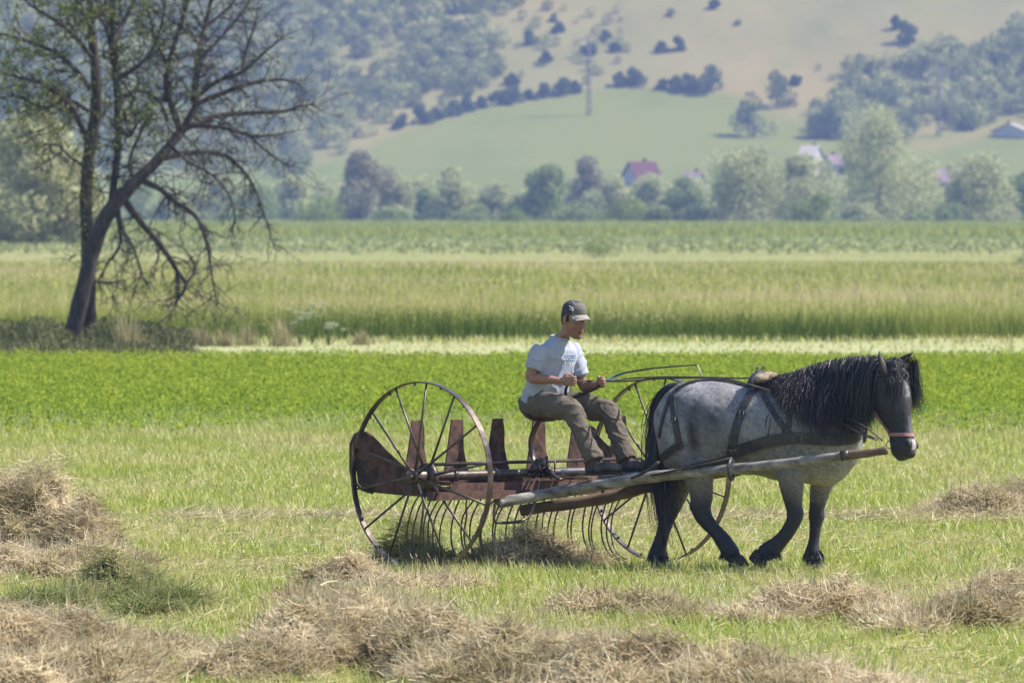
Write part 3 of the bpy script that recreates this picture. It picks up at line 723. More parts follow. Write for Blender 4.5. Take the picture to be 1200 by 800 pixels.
LIMBS = [
 [(212, 155, 0, 5), (228, 125, .3, 4.2), (228, 100, .5, 4), (232, 60, .8, 3.5), (241, 20, 1, 2.8), (252, -30, 1.2, 2)],
 [(212, 155, 0, 4.5), (200, 118, -.4, 4), (196, 90, -.6, 3.6), (207, 50, -.8, 3.2), (220, 10, -1, 2.5), (232, -40, -1.2, 1.8)],
 [(228, 122, .3, 3.6), (262, 108, .4, 3), (300, 96, .5, 2.4), (330, 93, .6, 1.8), (350, 98, .6, 1)],
 [(225, 118, 0, 3.2), (255, 96, -.4, 2.8), (285, 85, -.7, 2.2), (312, 62, -.9, 1.6), (337, 42, -1, .9)],
 [(283, 88, 0, 2.2), (288, 60, .2, 1.8), (298, 30, .3, 1.3), (300, 18, .3, .7)],
 [(214, 152, .4, 4), (250, 136, .9, 3.2), (290, 132, 1.2, 2.6), (330, 130, 1.4, 2), (348, 124, 1.5, 1.5), (368, 121, 1.5, .8)],
 [(222, 148, -.5, 3), (262, 150, -1, 2.5), (300, 160, -1.2, 1.8), (332, 158, -1.3, 1)],
 [(290, 155, -1, 2), (312, 176, -1.1, 1.5), (340, 196, -1.2, .8)],
 [(190, 186, .3, 3.6), (225, 178, .8, 3), (262, 182, 1.2, 2.4), (290, 210, 1.4, 1.9), (305, 245, 1.5, 1.3), (318, 288, 1.6, .7)],
 [(172, 214, -.4, 4.2), (190, 222, -.8, 3.6), (205, 235, -1, 3.2), (232, 254, -1.2, 2.6), (245, 285, -1.3, 2), (252, 330, -1.3, 1.2), (258, 356, -1.3, .7)],
 [(146, 236, .2, 4.4), (165, 262, .5, 3.8), (190, 292, .7, 3.4), (206, 318, .8, 2.8), (216, 334, .8, 2.2), (208, 350, .8, 1.5), (202, 360, .8, .9)],
 [(215, 334, .8, 2), (226, 318, .9, 1.7), (222, 300, .9, 1.2)],
 [(140, 246, -.3, 2.6), (146, 270, -.5, 2.2), (160, 296, -.6, 1.6), (166, 322, -.6, 1), (158, 340, -.6, .7)],
 [(136, 250, .2, 2.2), (140, 285, .4, 1.8), (124, 310, .5, 1.3), (116, 328, .5, .8)],
 [(112, 330, 0, 1.8), (130, 331, 0, 1.4), (146, 328, 0, .8)],
 [(128, 250, .6, 4.6), (132, 210, .8, 4.6), (136, 170, .9, 4.2), (135, 120, 1, 4), (133, 75, 1, 4.4), (130, 20, 1, 3.8), (130, -50, 1, 2.4)],
 [(130, 75, .9, 2.6), (122, 30, .6, 2.2), (100, 12, .4, 1.6), (80, 8, .3, 1)],
 [(108, 178, .2, 4), (92, 140, -.2, 3.6), (80, 118, -.5, 3.2), (55, 100, -.9, 2.6), (30, 93, -1.2, 2.2), (-5, 85, -1.5, 1.5), (-40, 90, -1.6, .8)],
 [(106, 105, .2, 3.6), (85, 80, .7, 3.2), (60, 60, 1, 2.6), (30, 48, 1.4, 2.2), (-5, 38, 1.6, 1.6), (-50, 34, 1.8, .8)],
 [(110, 70, 0, 3), (88, 42, -.6, 2.5), (62, 22, -1, 2), (36, 5, -1.2, 1.4), (15, -25, -1.3, .8)],
 [(104, 130, -.3, 2.8), (80, 118, .3, 2.4), (50, 126, .6, 1.8), (15, 112, .8, 1.2), (-20, 118, 1, .7)],
 [(108, 200, -.3, 2), (85, 185, -.6, 1.6), (68, 170, -.8, 1.1), (52, 178, -.9, .6)],
 [(134, 130, .6, 3), (150, 108, 1, 2.6), (170, 108, 1.3, 2.2), (186, 122, 1.4, 1.7), (194, 150, 1.5, 1.1), (192, 172, 1.5, .6)],
 [(136, 140, -.2, 2.8), (152, 160, -.5, 2.2), (165, 142, -.7, 1.8), (186, 134, -.9, 1.2)],
 [(135, 95, -.3, 3), (155, 85, -.9, 2.6), (176, 68, -1.2, 2), (190, 40, -1.4, 1.5), (198, 0, -1.6, 1)],
 [(132, 50, .2, 3), (146, 20, .6, 2.6), (160, -10, .9, 2), (176, -50, 1.1, 1.2)],
 [(112, 40, -.2, 2.6), (90, 0, -.6, 2), (75, -40, -.8, 1.4)],
 [(232, 70, .7, 2.2), (255, 45, 1, 1.8), (280, 15, 1.3, 1.3), (300, -20, 1.5, .8)],
 [(200, 80, -.6, 2.2), (185, 50, -1, 1.7), (178, 20, -1.3, 1.2), (165, -10, -1.4, .7)],
 [(240, 30, 1, 1.8), (268, 5, 1.2, 1.3), (290, -25, 1.3, .8)],
 [(158, 216, .4, 3), (150, 190, .8, 2.4), (160, 160, 1.1, 1.8), (172, 140, 1.3, 1)],
 [(200, 170, -.3, 2.4), (222, 190, -.7, 2), (250, 205, -.9, 1.5), (272, 232, -1, 1), (278, 262, -1, .6)],
]
limbs = MB(); TW = []
for rows in LIMBS:
    l = limb(rows); limbs.tube(l[:, :3], list(l[:, 3]), 8); TW.append(l)
limbs.build('limbs', barkd, tree)
TW.append(L_rear[len(L_rear)//3:])
def twig_batch(p, d, ln, r, droop, K=5, sides=3):
    """many curved tapering twigs at once; returns mesh arrays and the point table"""
    N = len(p); pts = [p]; q = p.copy(); d = d/np.linalg.norm(d, axis=1)[:, None]
    for i in range(K):
        d = d+rng.normal(0, .24, (N, 3)); d[:, 2] += droop
        d /= np.linalg.norm(d, axis=1)[:, None]; q = q+d*(ln/K)[:, None]; pts.append(q)
    T_ = np.stack(pts, 1); V_ = np.zeros((N, K+1, sides, 3))
    a = rng.normal(size=(N, 3)); dd = T_[:, -1]-T_[:, 0]; dd /= np.linalg.norm(dd, axis=1)[:, None]
    a -= dd*np.sum(a*dd, 1)[:, None]; a /= np.linalg.norm(a, axis=1)[:, None]; b2 = np.cross(dd, a)
    for i in range(K+1):
        rr_ = (r*(1-.7*i/K))[:, None]
        for j in range(sides):
            t = 2*math.pi*j/sides; V_[:, i, j] = T_[:, i]+(a*math.cos(t)+b2*math.sin(t))*rr_
    base_ = (np.arange(N)*(K+1)*sides)[:, None]
    Q_ = np.concatenate([base_+np.array([[i*sides+j, i*sides+(j+1) % sides, (i+1)*sides+(j+1) % sides, (i+1)*sides+j]]) for i in range(K) for j in range(sides)], 0)
    return V_.reshape(-1, 3), Q_, T_
def children(T_, ln, r, n, f, spread):
    N, K = T_.shape[0], T_.shape[1]; ii = np.repeat(np.arange(N), n); kk = rng.integers(1, K, len(ii))
    p = T_[ii, kk]; d = T_[ii, kk]-T_[ii, kk-1]; d /= np.linalg.norm(d, axis=1)[:, None]
    v = rng.normal(size=d.shape); v /= np.linalg.norm(v, axis=1)[:, None]
    return p, d*.8+v*spread, ln[ii]*f*rng.uniform(.6, 1.3, len(ii)), r[ii]*.62
P0 = []; D0 = []; L0 = []; R0 = []
for l in TW:
    L_ = l[:, :3]; m = len(L_); tot = np.sum(np.linalg.norm(np.diff(L_, axis=0), axis=1)); k = int(tot*10)
    for j in range(k):
        t = .10+.90*(j+trs.random())/k; i = min(m-2, int(t*(m-1)))
        if l[i, 3] > .085 and trs.random() < .6: continue
        p = L_[i]+(L_[i+1]-L_[i])*trs.random(); d = nrm(L_[i+1]-L_[i]); v = nrm(np.array([trs.gauss(0, 1), trs.gauss(0, .8), trs.gauss(0, 1)]))
        P0.append(p); D0.append(d*.7+v*.85); L0.append(trs.uniform(.3, 1.0)*(.72 if p[0] > TP(265, 0)[0] else 1)); R0.append(min(.022, max(.014, l[i, 3]*.4)))
P0, D0, L0, R0 = map(np.array, (P0, D0, L0, R0))
lowr = (P0[:, 2] < 3.9)
acc_t = Acc(); tips = []
for msk, dr in ((lowr, -.10), (~lowr, .015)):
    p, d, ln, r = P0[msk], D0[msk], L0[msk], R0[msk]
    for lev, (n, f, sp) in enumerate(((3, .62, .85), (3, .6, .95), (0, 0, 0))):
        V_, Q_, T_ = twig_batch(p, d, ln, r, dr); acc_t.add(V_, Q_, None, np.zeros(len(V_)))
        if lev: tips.append(T_[:, 2]); tips.append(T_[:, 4])
        if n: p, d, ln, r = children(T_, ln, r, n, f, sp)
acc_t.build('twigs', barkd, tree)
tp = np.concatenate(tips); sx = 600+tp[:, 0]/tp[:, 1]*F
keepm = rng.random(len(tp)) < np.interp(sx, [0, 60, 130, 190, 240, 330], [.6, .55, .42, .25, .03, .008])*np.where(HZ+(CH-tp[:, 2])/TD*F > 190, .25, 1)
c = tp[keepm]; c = np.repeat(c, 3, 0)+rng.normal(0, .05, (len(c)*3, 3))
ivy = np.array([TP(102+rng.normal(0, 7), rng.uniform(110, 330), rng.normal(.2, .25)) for _ in range(900)])
c = np.concatenate([c, ivy[rng.random(900) < .7]])
A = Acc(); V_, Q_, r_ = leaves(c, .05+.035*rng.random(len(c))); A.add(V_, Q_, None, r_)
tleaf = leafmat('sparse_leaf', [(.05, .09, .02), (.10, .15, .04), (.19, .22, .06), (.30, .30, .10)], .35)
A.build('leaves', tleaf, tree)
# ---- undergrowth at the foot of the tree, reeds, white umbels
def tuft(name, px, Y, w_, h, n, label, mat, cat='plant', leafy=.5, seed=0, group=None, sp=.5, wd=.012, lsz=.06, droop=.7):
    rs = np.random.default_rng(seed+500); b = P(px, 0, Y); b[2] = 0
    A = Acc(); ns = int(n*(1-leafy))
    off = rs.normal(0, 1, (ns, 2))*np.array([w_/2*.55, sp*.5])
    hh = h*(.55+.5*rs.random(ns))*np.clip(1.15-abs(off[:, 0])/w_, .3, 1)
    A.add(*strands(np.stack([b[0]+off[:, 0], b[1]+off[:, 1], np.zeros(ns)], 1), rs.random(ns)*6.283, R(88)-np.abs(rs.normal(0, .22, ns)), hh, wd*(.6+.8*rs.random(ns)), rs.random(ns)*droop, 3, rnd=rs.random(ns)))
    nl = n-ns
    if nl:
        off = rs.normal(0, 1, (nl, 2))*np.array([w_/2*.5, sp*.5]); zz = h*rs.random(nl)**.8*np.clip(1.05-(abs(off[:, 0])/w_)**2*2, .15, 1)
        V_, Q_, r_ = leaves(np.stack([b[0]+off[:, 0], b[1]+off[:, 1], zz], 1), lsz*(.6+.8*rs.random(nl)), up=.2); A.add(V_, Q_, None, r_)
    o = A.build(name, mat, loc=b); return tag(o, label, cat, group)
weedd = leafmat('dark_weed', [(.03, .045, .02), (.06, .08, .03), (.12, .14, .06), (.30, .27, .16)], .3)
reedm = leafmat('seed_stalk', [(.14, .17, .06), (.26, .24, .12), (.40, .33, .20), (.52, .44, .30)], .3)
W = [(12, 182, 1.3, .52, 'dark weed clump at the left edge'), (45, 181, 1.2, .60, 'dark weeds left of the tree stump'), (66, 179, .5, .45, 'dark weed around the grey tree stump'), (128, 182, 1.0, .58, 'dark green weeds at the right foot of the trunk'),
     (165, 183, 1.2, .5, 'weed clump one step right of the trunk'), (205, 182, 1.3, .4, 'lower weeds farther right of the trunk'), (-25, 183, .9, .6, 'weeds cut off by the left edge')]
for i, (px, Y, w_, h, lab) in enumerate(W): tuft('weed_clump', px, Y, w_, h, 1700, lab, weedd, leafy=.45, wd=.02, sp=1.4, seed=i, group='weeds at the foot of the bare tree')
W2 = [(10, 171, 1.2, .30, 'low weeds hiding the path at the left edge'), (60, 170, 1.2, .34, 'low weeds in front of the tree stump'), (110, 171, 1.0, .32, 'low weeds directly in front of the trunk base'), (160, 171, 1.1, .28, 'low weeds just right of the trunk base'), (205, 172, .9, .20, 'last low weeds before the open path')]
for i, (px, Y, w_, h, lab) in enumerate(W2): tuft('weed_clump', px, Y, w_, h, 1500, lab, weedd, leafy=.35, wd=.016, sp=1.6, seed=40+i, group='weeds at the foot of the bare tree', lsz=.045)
W = [(150, 180, .5, .85, 'tall pale seed stalks just right of the trunk'), (235, 181, .5, .55, 'light stalks left of the white umbels'), (290, 182, .5, .6, 'stalky grass tuft below the branch tips'), (332, 181, .5, .75, 'reddish upright seed stalks left of the white umbels'), (262, 181, .4, .5, 'bent grass stalks with pale heads'), (424, 183, .4, .42, 'short pale stalk right of the umbels')]
for i, (px, Y, w_, h, lab) in enumerate(W): tuft('stalk_tuft', px, Y, w_, h, 150, lab, reedm, leafy=.0, seed=20+i, group='seed stalks along the path', wd=.012, lsz=.035, sp=.2)
stemm = leafmat('umbel_stem', [(.12, .17, .05), (.2, .25, .09)], .2); umb = leafmat('white_umbel', [(.30, .32, .22), (.42, .43, .33), (.5, .5, .42)], .3)
for i, (px, h, lab) in enumerate(((352, .75, 'tall white flowering umbel plant beside the reddish stalks'), (366, .86, 'tallest white flowering umbel plant by the path'), (384, .55, 'low white flowering umbel plant at the right'))):
    b = P(px, 0, 182); b[2] = 0; rt = empty('umbel_plant', b, lab, 'flower', 'white umbels by the path')
    m = MB(); A = Acc(); rr = random.Random(i)
    for k in range(9):
        e = b+np.array([rr.gauss(0, .13), rr.gauss(0, .13), h*rr.uniform(.6, 1)])
        m.tube([b, (b+e)/2+np.array([rr.gauss(0, .02), 0, 0]), e], [.008, .006, .004], 4)
        q = np.array([e+np.array([rr.gauss(0, .045), rr.gauss(0, .045), rr.gauss(0, .012)]) for _ in range(70)])
        V_, Q_, r_ = leaves(q, .02); A.add(V_, Q_, None, r_)
    m.build('stem', stemm, rt); A.build('flower_head', umb, rt)
b = P(1200, 0, 420); b[2] = 0
far_tree('bush', b, 1.6, 1.15, greens, 'dark bush cut by the right edge in the tall meadow', 'bush', None, lobes=6, nleaf=1500, lsz=.09, seed=90, low=-.15)
b = P(700, 0, 500); b[2] = 0
far_tree('bush', b, 2.0, 1.0, greens, 'green bush tuft in the middle of the far meadow', 'bush', None, lobes=6, nleaf=1500, lsz=.10, seed=91, low=-.2)
# ---- haze
hz = bpy.data.materials.new('haze'); hz.use_nodes = True; n_ = hz.node_tree; n_.nodes.clear()
out = n_.nodes.new('ShaderNodeOutputMaterial'); pv = n_.nodes.new('ShaderNodeVolumePrincipled')
pv.inputs['Color'].default_value = (.38, .48, 1.0, 1); pv.inputs['Density'].default_value = 1.25e-4; pv.inputs['Anisotropy'].default_value = .15
n_.links.new(pv.outputs[0], out.inputs['Volume'])
m = MB(); m.box((0, 1350, 89), (np.array([1, 0, 0]), np.array([0, 1, 0]), np.array([0, 0, 1])), (2600, 1550, 91))
h_ = m.build('haze', hz, smooth=False); tag(h_, kind='stuff')
# ================================================================ dump rake, local frame: f forward, s to the far side, z up
YAW = R(43)
RO = np.array([(636-600)/F*70, 70.0, 0])
uF = np.array([math.cos(YAW), -math.sin(YAW), 0]); uS = np.array([math.sin(YAW), math.cos(YAW), 0]); uZ = np.array([0, 0, 1.0])
def RL(f, s, z): return RO+uF*f+uS*s+uZ*z
def QS(px, py, s): return ray_plane(px, py, RO+uS*s, uS)      # on a plane parallel to the wheels
def QF(px, py, f): return ray_plane(px, py, RO+uF*f, uF)      # on a plane through the axle direction
def Fcoord(p): return float(np.dot(p-RO, uF))
rust = surf('rusty_plate', [(.020, .014, .014), (.048, .029, .027), (.115, .060, .046), (.045, .033, .036)], scale=11, rough=.75, metal=.25, bump=.3, bdist=.004)
steel = surf('worn_dark_steel', [(.035, .028, .028), (.07, .055, .05), (.12, .09, .08)], scale=12, rough=.42, metal=.6, bump=.15, bdist=.002, spec=.5)
rimm = surf('rim_steel', [(.035, .026, .024), (.075, .055, .05), (.15, .125, .12)], scale=9, rough=.38, metal=.6, bump=.15, bdist=.002, spec=.5)
bright = surf('polished_steel', [(.3, .3, .32), (.5, .5, .52)], scale=6, rough=.3, metal=.9, bump=0)
wood_ = surf('weathered_wood', [(.05, .042, .038), (.19, .17, .155), (.34, .32, .30)], scale=16, rough=.85, bump=.6, bdist=.006, stretch=(.25, 1, 1), detail=8)
woodb = surf('brown_wood', [(.05, .032, .024), (.12, .08, .055), (.20, .14, .10)], scale=12, rough=.85, bump=.6, bdist=.006, stretch=(.25, 1, 1), detail=8)
rake = empty('hay_rake', RO, 'rusty horse drawn dump rake with two tall spoked steel wheels and curved tines', 'hay rake')
WR = .708
def wheel(s, label):
    wh_c = RL(0, s, WR)
    rim = MB(); n = 72; V = []; Fc = []
    for i in range(n):
        a = 2*math.pi*i/n; e = uF*math.cos(a)+uZ*math.sin(a)
        for (r, o) in ((WR, -.026), (WR, .026), (WR-.011, .022), (WR-.011, -.022)):
            V.append(wh_c+e*r+uS*o)
    for i in range(n):
        for k in range(4):
            Fc.append((i*4+k, i*4+(k+1) % 4, ((i+1) % n)*4+(k+1) % 4, ((i+1) % n)*4+k))
    rim.add(V, Fc)
    for i in range(16):   # rivet heads on the tyre
        a = 2*math.pi*(i+.25)/16; e = uF*math.cos(a)+uZ*math.sin(a)
        rim.tube([wh_c+e*(WR-.002), wh_c+e*(WR-.03)], .011, 6)
    hubm = MB(); hubm.tube([wh_c-uS*.10, wh_c-uS*.095, wh_c+uS*.12, wh_c+uS*.125], [.035, .048, .052, .04], 18)
    hubm.tube([wh_c+uS*.03, wh_c+uS*.045, wh_c+uS*.085, wh_c+uS*.10], [.06, .10, .10, .06], 24).tube([wh_c-uS*.15, wh_c-uS*.10], [.022, .028], 12)
    w = tag(rim.build('wheel', rimm, rake, smooth=False), label)
    w.data.polygons.foreach_set('use_smooth', [False]*len(w.data.polygons))
    WL[w.name] = root_loc(rake)
    hubm.build('hub', steel, w)
    for i in range(14):
        a = 2*math.pi*(i+.35)/14; side = -.07 if i % 2 else .055
        e = uF*math.cos(a+.0)+uZ*math.sin(a)
        b = MB(); b.tube([wh_c+e*.035+uS*side, wh_c+e*(WR-.008)+uS*(.006 if i % 2 else -.006)], [.0105, .008], 7)
        b.build('spoke', steel, w)
    return w
SW = 1.33
wheel(-SW, 'near wheel, in front of the left guard'); wheel(SW, 'far wheel behind the horse')
# axle, rods, beams
def part(name, fn, mat, smooth=True, parent=None):
    m = MB(); fn(m); return m.build(name, mat, parent or rake, smooth=smooth)
part('axle', lambda m: m.tube([RL(0, -SW+.12, WR), RL(0, -SW+.2, WR), RL(0, SW-.2, WR), RL(0, SW-.12, WR)], [.03, .036, .036, .03], 14).tube([RL(0, -1.0, WR), RL(0, -.97, WR)], .05, 14).tube([RL(0, -.55, WR), RL(0, -.52, WR)], .05, 14), steel)
part('trip_rod', lambda m: m.tube([RL(-.05, -1.2, WR+.085), RL(-.05, 1.15, WR+.085)], .013, 8), steel)
part('tine_bar', lambda m: m.box(RL(-.10, 0, .60), (uF, uS, uZ), (.02, 1.22, .022)), rust, False)
part('frame_beam', lambda m: (m.box(RL(.10, -.02, .645), (uF, uS, uZ), (.045, 1.16, .006)), m.box(RL(.148, -.02, .595), (uF, uS, uZ), (.005, 1.16, .058))), rust, False)
part('frame_beam', lambda m: (m.box(RL(-.16, 0, .675), (uF, uS, uZ), (.006, 1.20, .045)),), rust, False)
for s in (-1.12, -.35, .35, 1.12):
    part('cross_brace', lambda m: m.box(RL(-.01, s, .657), (uF, uS, uZ), (.165, .022, .006)), rust, False)
# tapered uprights
FU = -.18
for i, px in enumerate((489, 535, 583, 631, 678, 726, 773)):
    p = [(-13, 64), (-11.5, 50), (-9, 34), (-7.5, 14), (-6.5+i % 3*.5, 0), (6+i % 2*.7, 0), (7.5, 14), (9, 34), (12, 50), (16, 64)]
    c0 = QF(px, 490, FU); s0 = np.dot(c0-RO, uS); top = c0[2]
    def mk(m, p=p, s0=s0):
        m.prism([RL(FU+(.0 if abs(a) < 9 else -.012), s0+a/155/.68, 1.12-b/155) for a, b in p], uF*.012)
        m.tube([RL(FU-.012, s0, .80), RL(FU+.012, s0, .80)], .012, 8)
    part('upright_plate', mk, rust, False)
# rounded end guards in the plane of the wheels
def guard(s, sg):
    poly2 = [(418, 520), (420, 511), (426, 506), (433, 507), (439, 512), (455, 529), (476, 548), (500, 560), (512, 566), (514, 578), (500, 582), (470, 580), (440, 577), (427, 573), (420, 566), (418, 550)]
    P3 = [QS(a, b, -1.22) for a, b in poly2]
    P3 = [RL(Fcoord(q), s, q[2]) for q in P3]
    def mk(m):
        m.prism(P3, uS*.008)
        e = [RL(Fcoord(q), s+sg*.03, q[2]) for q in P3[-4:]+P3[:5]]
        m.tube(e, .012, 6)
    part('end_guard', mk, rust, False)
guard(-1.22, -1); guard(1.22, 1)
part('guard_bar', lambda m: m.tube([QS(414, 567, -1.2), QS(411, 550, -1.2), QS(411, 520, -1.2), QS(416, 509, -1.2), QS(424, 505, -1.2)], .012, 6), steel)
# tines
TS = [s for s in np.linspace(-1.16, 1.16, 30)]
trr = random.Random(4)
for s in TS:
    j = trr.gauss(0, .035); k = trr.gauss(0, .03)
    rows = [(-.08, .60), (-.14, .59), (-.23, .51), (-.30+k, .39), (-.33+k, .26), (-.31+k, .14), (-.24+k, .05), (-.15+k, .015)]
    part('tine', lambda m: crtube(m, [(*RL(a, s+j*(.6-z)*2, z), .0068) for a, z in rows], 3, 6), steel)
# drop loop hanging from the beam
part('hanging_loop', lambda m: crtube(m, [(*q, .011) for q in (QF(630, 562, .2), QF(631, 566, .2), QF(628, 578, .2), QF(624, 596, .2), QF(618, 606, .2), QF(606, 611, .2), QF(584, 612, .2), QF(579, 608, .2), QF(580, 590, .2), QF(583, 578, .2))], 4, 8), steel)
# trip lever, pawls and linkage
def link(m):
    for a, b, r in (((622, 552), (640, 536), .010), ((628, 538), (646, 548), .009), ((634, 560), (634, 536), .014), ((640, 560), (641, 534), .010), ((650, 558), (650, 538), .007), ((625, 560), (628, 540), .016), ((640, 548), (655, 556), .010), ((646, 560), (640, 548), .014), ((618, 556), (660, 556), .012)):
        m.tube([QF(*a, .05), QF(*b, .05)], r, 7)
    for a, r in (((628, 548), .04), ((642, 552), .035), ((634, 543), .03)):
        c = QF(*a, .05); m.tube([c-uS*.015, c+uS*.015], r, 10)
        m.tube([c-uF*.02, c+uF*.02], r, 10)
part('trip_linkage', link, steel)
part('foot_lever', lambda m: crtube(m, [(*RL(.05, 0.02, .70), .012), (*RL(.3, .05, .72), .012), (*RL(.6, .08, .71), .012), (*RL(.9, .1, .715), .012)], 3, 7), bright)
part('link_rod', lambda m: m.tube([RL(.05, .15, .72), RL(.62, .3, .705)], .010, 7), bright)
part('foot_rest', lambda m: (m.box(RL(.74, .05, .690), (uF, uS, uZ), (.07, .42, .012)),), woodb, False)
# seat on its post
def seatfn(m):
    c = RL(.00, 0, 1.135); n = 24; V = []; Fc = []
    for k, (rr_, dz) in enumerate(((.02, -.03), (.08, -.026), (.13, -.008), (.165, .020), (.17, .020), (.135, -.018), (.08, -.038), (.02, -.042))):
        for i in range(n):
            a = 2*math.pi*i/n; fx = math.cos(a); sy = math.sin(a)
            lift = .03*max(0, -fx)*(rr_/.2)**2
            V.append(c+uF*rr_*(fx*(.95 if fx < 0 else 1))+uS*rr_*sy*1.0+uZ*(dz+lift))
    for k in range(7):
        for i in range(n): Fc.append((k*n+i, k*n+(i+1) % n, (k+1)*n+(i+1) % n, (k+1)*n+i))
    Fc.append(tuple(range(n))[::-1]); Fc.append(tuple(range(7*n, 8*n))); m.add(V, Fc)
seat = part('seat', seatfn, rust)
def post(m):
    q = cr([(*RL(.20, 0, .66), 0), (*RL(.10, 0, .70), 0), (*RL(-.08, 0, .80), 0), (*RL(-.12, 0, .95), 0), (*RL(-.05, 0, 1.08), 0), (*RL(.0, 0, 1.105), 0)], 4)
    m.tube(q[:, :3], [(.010, .032)]*len(q), 8)
WL[seat.name] = root_loc(rake)
m = MB(); post(m); m.build('seat_post', steel, seat)
# shafts
HY = 69.20        # horse depth
def shaft_pts(rows): return rows
S0 = QS(584, 589, -.70); S1 = QS(600, 586, -.60); S2 = QS(700, 568, -.34)
nearY = lambda px: 68.93+(69.15-68.93)*(800-px)/100 if px < 800 else 68.93-(px-800)/240*.62
rows = [(*S0, .038), (*S1, .042)]
rows += [(*P(px, py, y), r) for px, py, y, r in ((650, 577, 69.47, .044), (700, 568.5, 69.2, .045), (760, 559, 69.02, .043), (800, 555, 68.90, .041), (860, 549.5, 68.72, .040), (920, 543, 68.55, .038), (970, 537, 68.42, .037), (990, 533.5, 68.38, .035), (1015, 531, 68.34, .033), (1040, 527, 68.32, .031))]
q = cr(rows, 5)
wob = [r*(1+.05*math.sin(i*1.9)+.04*math.sin(i*.7)) for i, r in enumerate(q[:, 3])]
m = MB(); m.tube(q[:-10, :3], wob[:-10], 12); nsh = m.build('shaft', wood_, rake); WL[nsh.name] = root_loc(rake)
m = MB(); m.tube(q[-11:, :3], [w_*.98 for w_ in wob[-11:]], 12); m.build('shaft_tip', woodb, nsh)
m = MB(); m.tube(q[-12:-9, :3], [w_*1.12 for w_ in wob[-12:-9]], 12); m.build('iron_band', steel, nsh)
rows = [(*P(610, 598, 69.9), .04), (*P(650, 592, 69.85), .045), (*P(700, 585, 69.8), .046), (*P(735, 577, 69.75), .044), (*P(768, 568, 69.7), .048), (*P(860, 550, 69.62), .045), (*P(960, 536, 69.35), .042), (*P(1000, 530, 69.2), .04)]
q2 = cr(rows, 5); m = MB(); m.tube(q2[:, :3], [r*(1+.07*math.sin(i*1.3)) for i, r in enumerate(q2[:, 3])], 12); m.build('shaft', woodb, rake)
part('shaft_bolt', lambda m: m.tube([S2+uS*.06-uZ*.06, S2+uS*.06+uZ*.07], .012, 6), steel)
part('timber_beam', lambda m: (m.box(QF(560, 580, .2), (uF, uS, uZ), (.03, .52, .03)),), rust, False)
# ================================================================ the driver
skin = surf('skin', [(.21, .11, .078), (.29, .155, .11)], scale=30, rough=.55, bump=.1, bdist=.001, spec=.35, attr=True)
shirtm = surf('shirt_cloth', [(.27, .29, .37), (.34, .36, .43)], scale=14, rough=.9, bump=.15, bdist=.002, spec=.1)
trousm = surf('trouser_cloth', [(.095, .080, .066), (.128, .108, .088)], scale=22, rough=.9, bump=.3, bdist=.003, spec=.1)
capm = surf('cap_cloth', [(.9, .9, .9), (1, 1, 1)], scale=60, rough=.9, bump=.1, bdist=.001, attr=True, spec=.1)
shoem = surf('worn_leather_boot', [(.035, .03, .028), (.075, .065, .06), (.13, .12, .11)], scale=18, rough=.7, bump=.4, bdist=.003)
hairm = surf('dark_hair', [(.015, .012, .01), (.04, .03, .025)], scale=60, rough=.6, bump=.4, bdist=.002)
man = empty('person', RL(0, 0, 1.13), 'seated man in a grey cap, pale t-shirt and dark trousers holding the reins', 'person')
b = MB()
def J(px, py, s): p = QS(px, py, s); return p
shR, shL = RL(.14, -.175, 1.645), RL(.14, .175, 1.645)
elR, wrR, haR = J(621, 442, -.24), J(657, 446, -.125), J(669, 446.5, -.10)
elL, wrL, haL = J(684, 453, .225), J(700, 450, .15), J(709, 447, .13)
hpR, hpL = RL(.04, -.10, 1.235), RL(.04, .10, 1.235)
knR, knL = J(670, 480, -.15), J(713, 481, .2)
anR, anL = J(695, 537, -.13), J(734, 536, .2)
head_c = J(672.5, 376, 0.0)
HYAW = R(50); g = np.array([math.cos(HYAW), -math.sin(HYAW), 0]); hs = np.array([math.sin(HYAW), math.cos(HYAW), 0]); g = nrm(g-uZ*.16); hu = np.cross(g, hs)*1.0
hu = hu if hu[2] > 0 else -hu
def HL(f, s, z): return head_c+g*f+hs*s+hu*z
# head
hd = [(-.128, .078, .030, .026), (-.112, .092, -.005, .044), (-.085, .096, -.035, .056), (-.055, .094, -.07, .064), (-.01, .091, -.092, .071), (.03, .087, -.10, .075), (.058, .091, -.102, .076), (.09, .083, -.10, .073), (.118, .058, -.085, .06), (.134, .02, -.05, .03)]
b.rings([(HL((a+c)/2, 0, z), g*(a-c)/2, hs*w) for z, a, c, w in hd], 20)
b.rings([(HL(.086, 0, .035), g*.012, hs*.010), (HL(.097, 0, .01), g*.014, hs*.012), (HL(.107, 0, -.015), g*.017, hs*.016), (HL(.104, 0, -.030), g*.015, hs*.019), (HL(.094, 0, -.038), g*.008, hs*.012)], 10)
b.ell(HL(.088, .035, .045), (g, hs, hu), (.014, .026, .010)).ell(HL(.088, -.035, .045), (g, hs, hu), (.014, .026, .010))
b.ell(HL(.094, 0, -.062), (g, hs, hu), (.010, .024, .007)).ell(HL(.090, 0, -.076), (g, hs, hu), (.011, .020, .008)).ell(HL(.088, 0, -.110), (g, hs, hu), (.014, .020, .015))
b.ell(HL(.068, .046, -.02), (g, hs, hu), (.018, .018, .022)).ell(HL(.068, -.046, -.02), (g, hs, hu), (.018, .018, .022))
for k in (-1, 1):
    b.ell(HL(-.010, .085*k, .010), (nrm(g+hs*k*.35), nrm(hs-g*k*.35), hu), (.022, .010, .034)); b.ell(HL(-.002, .080*k, -.020), (g, hs, hu), (.012, .009, .014))
nk = RL(.135, 0, 1.69)
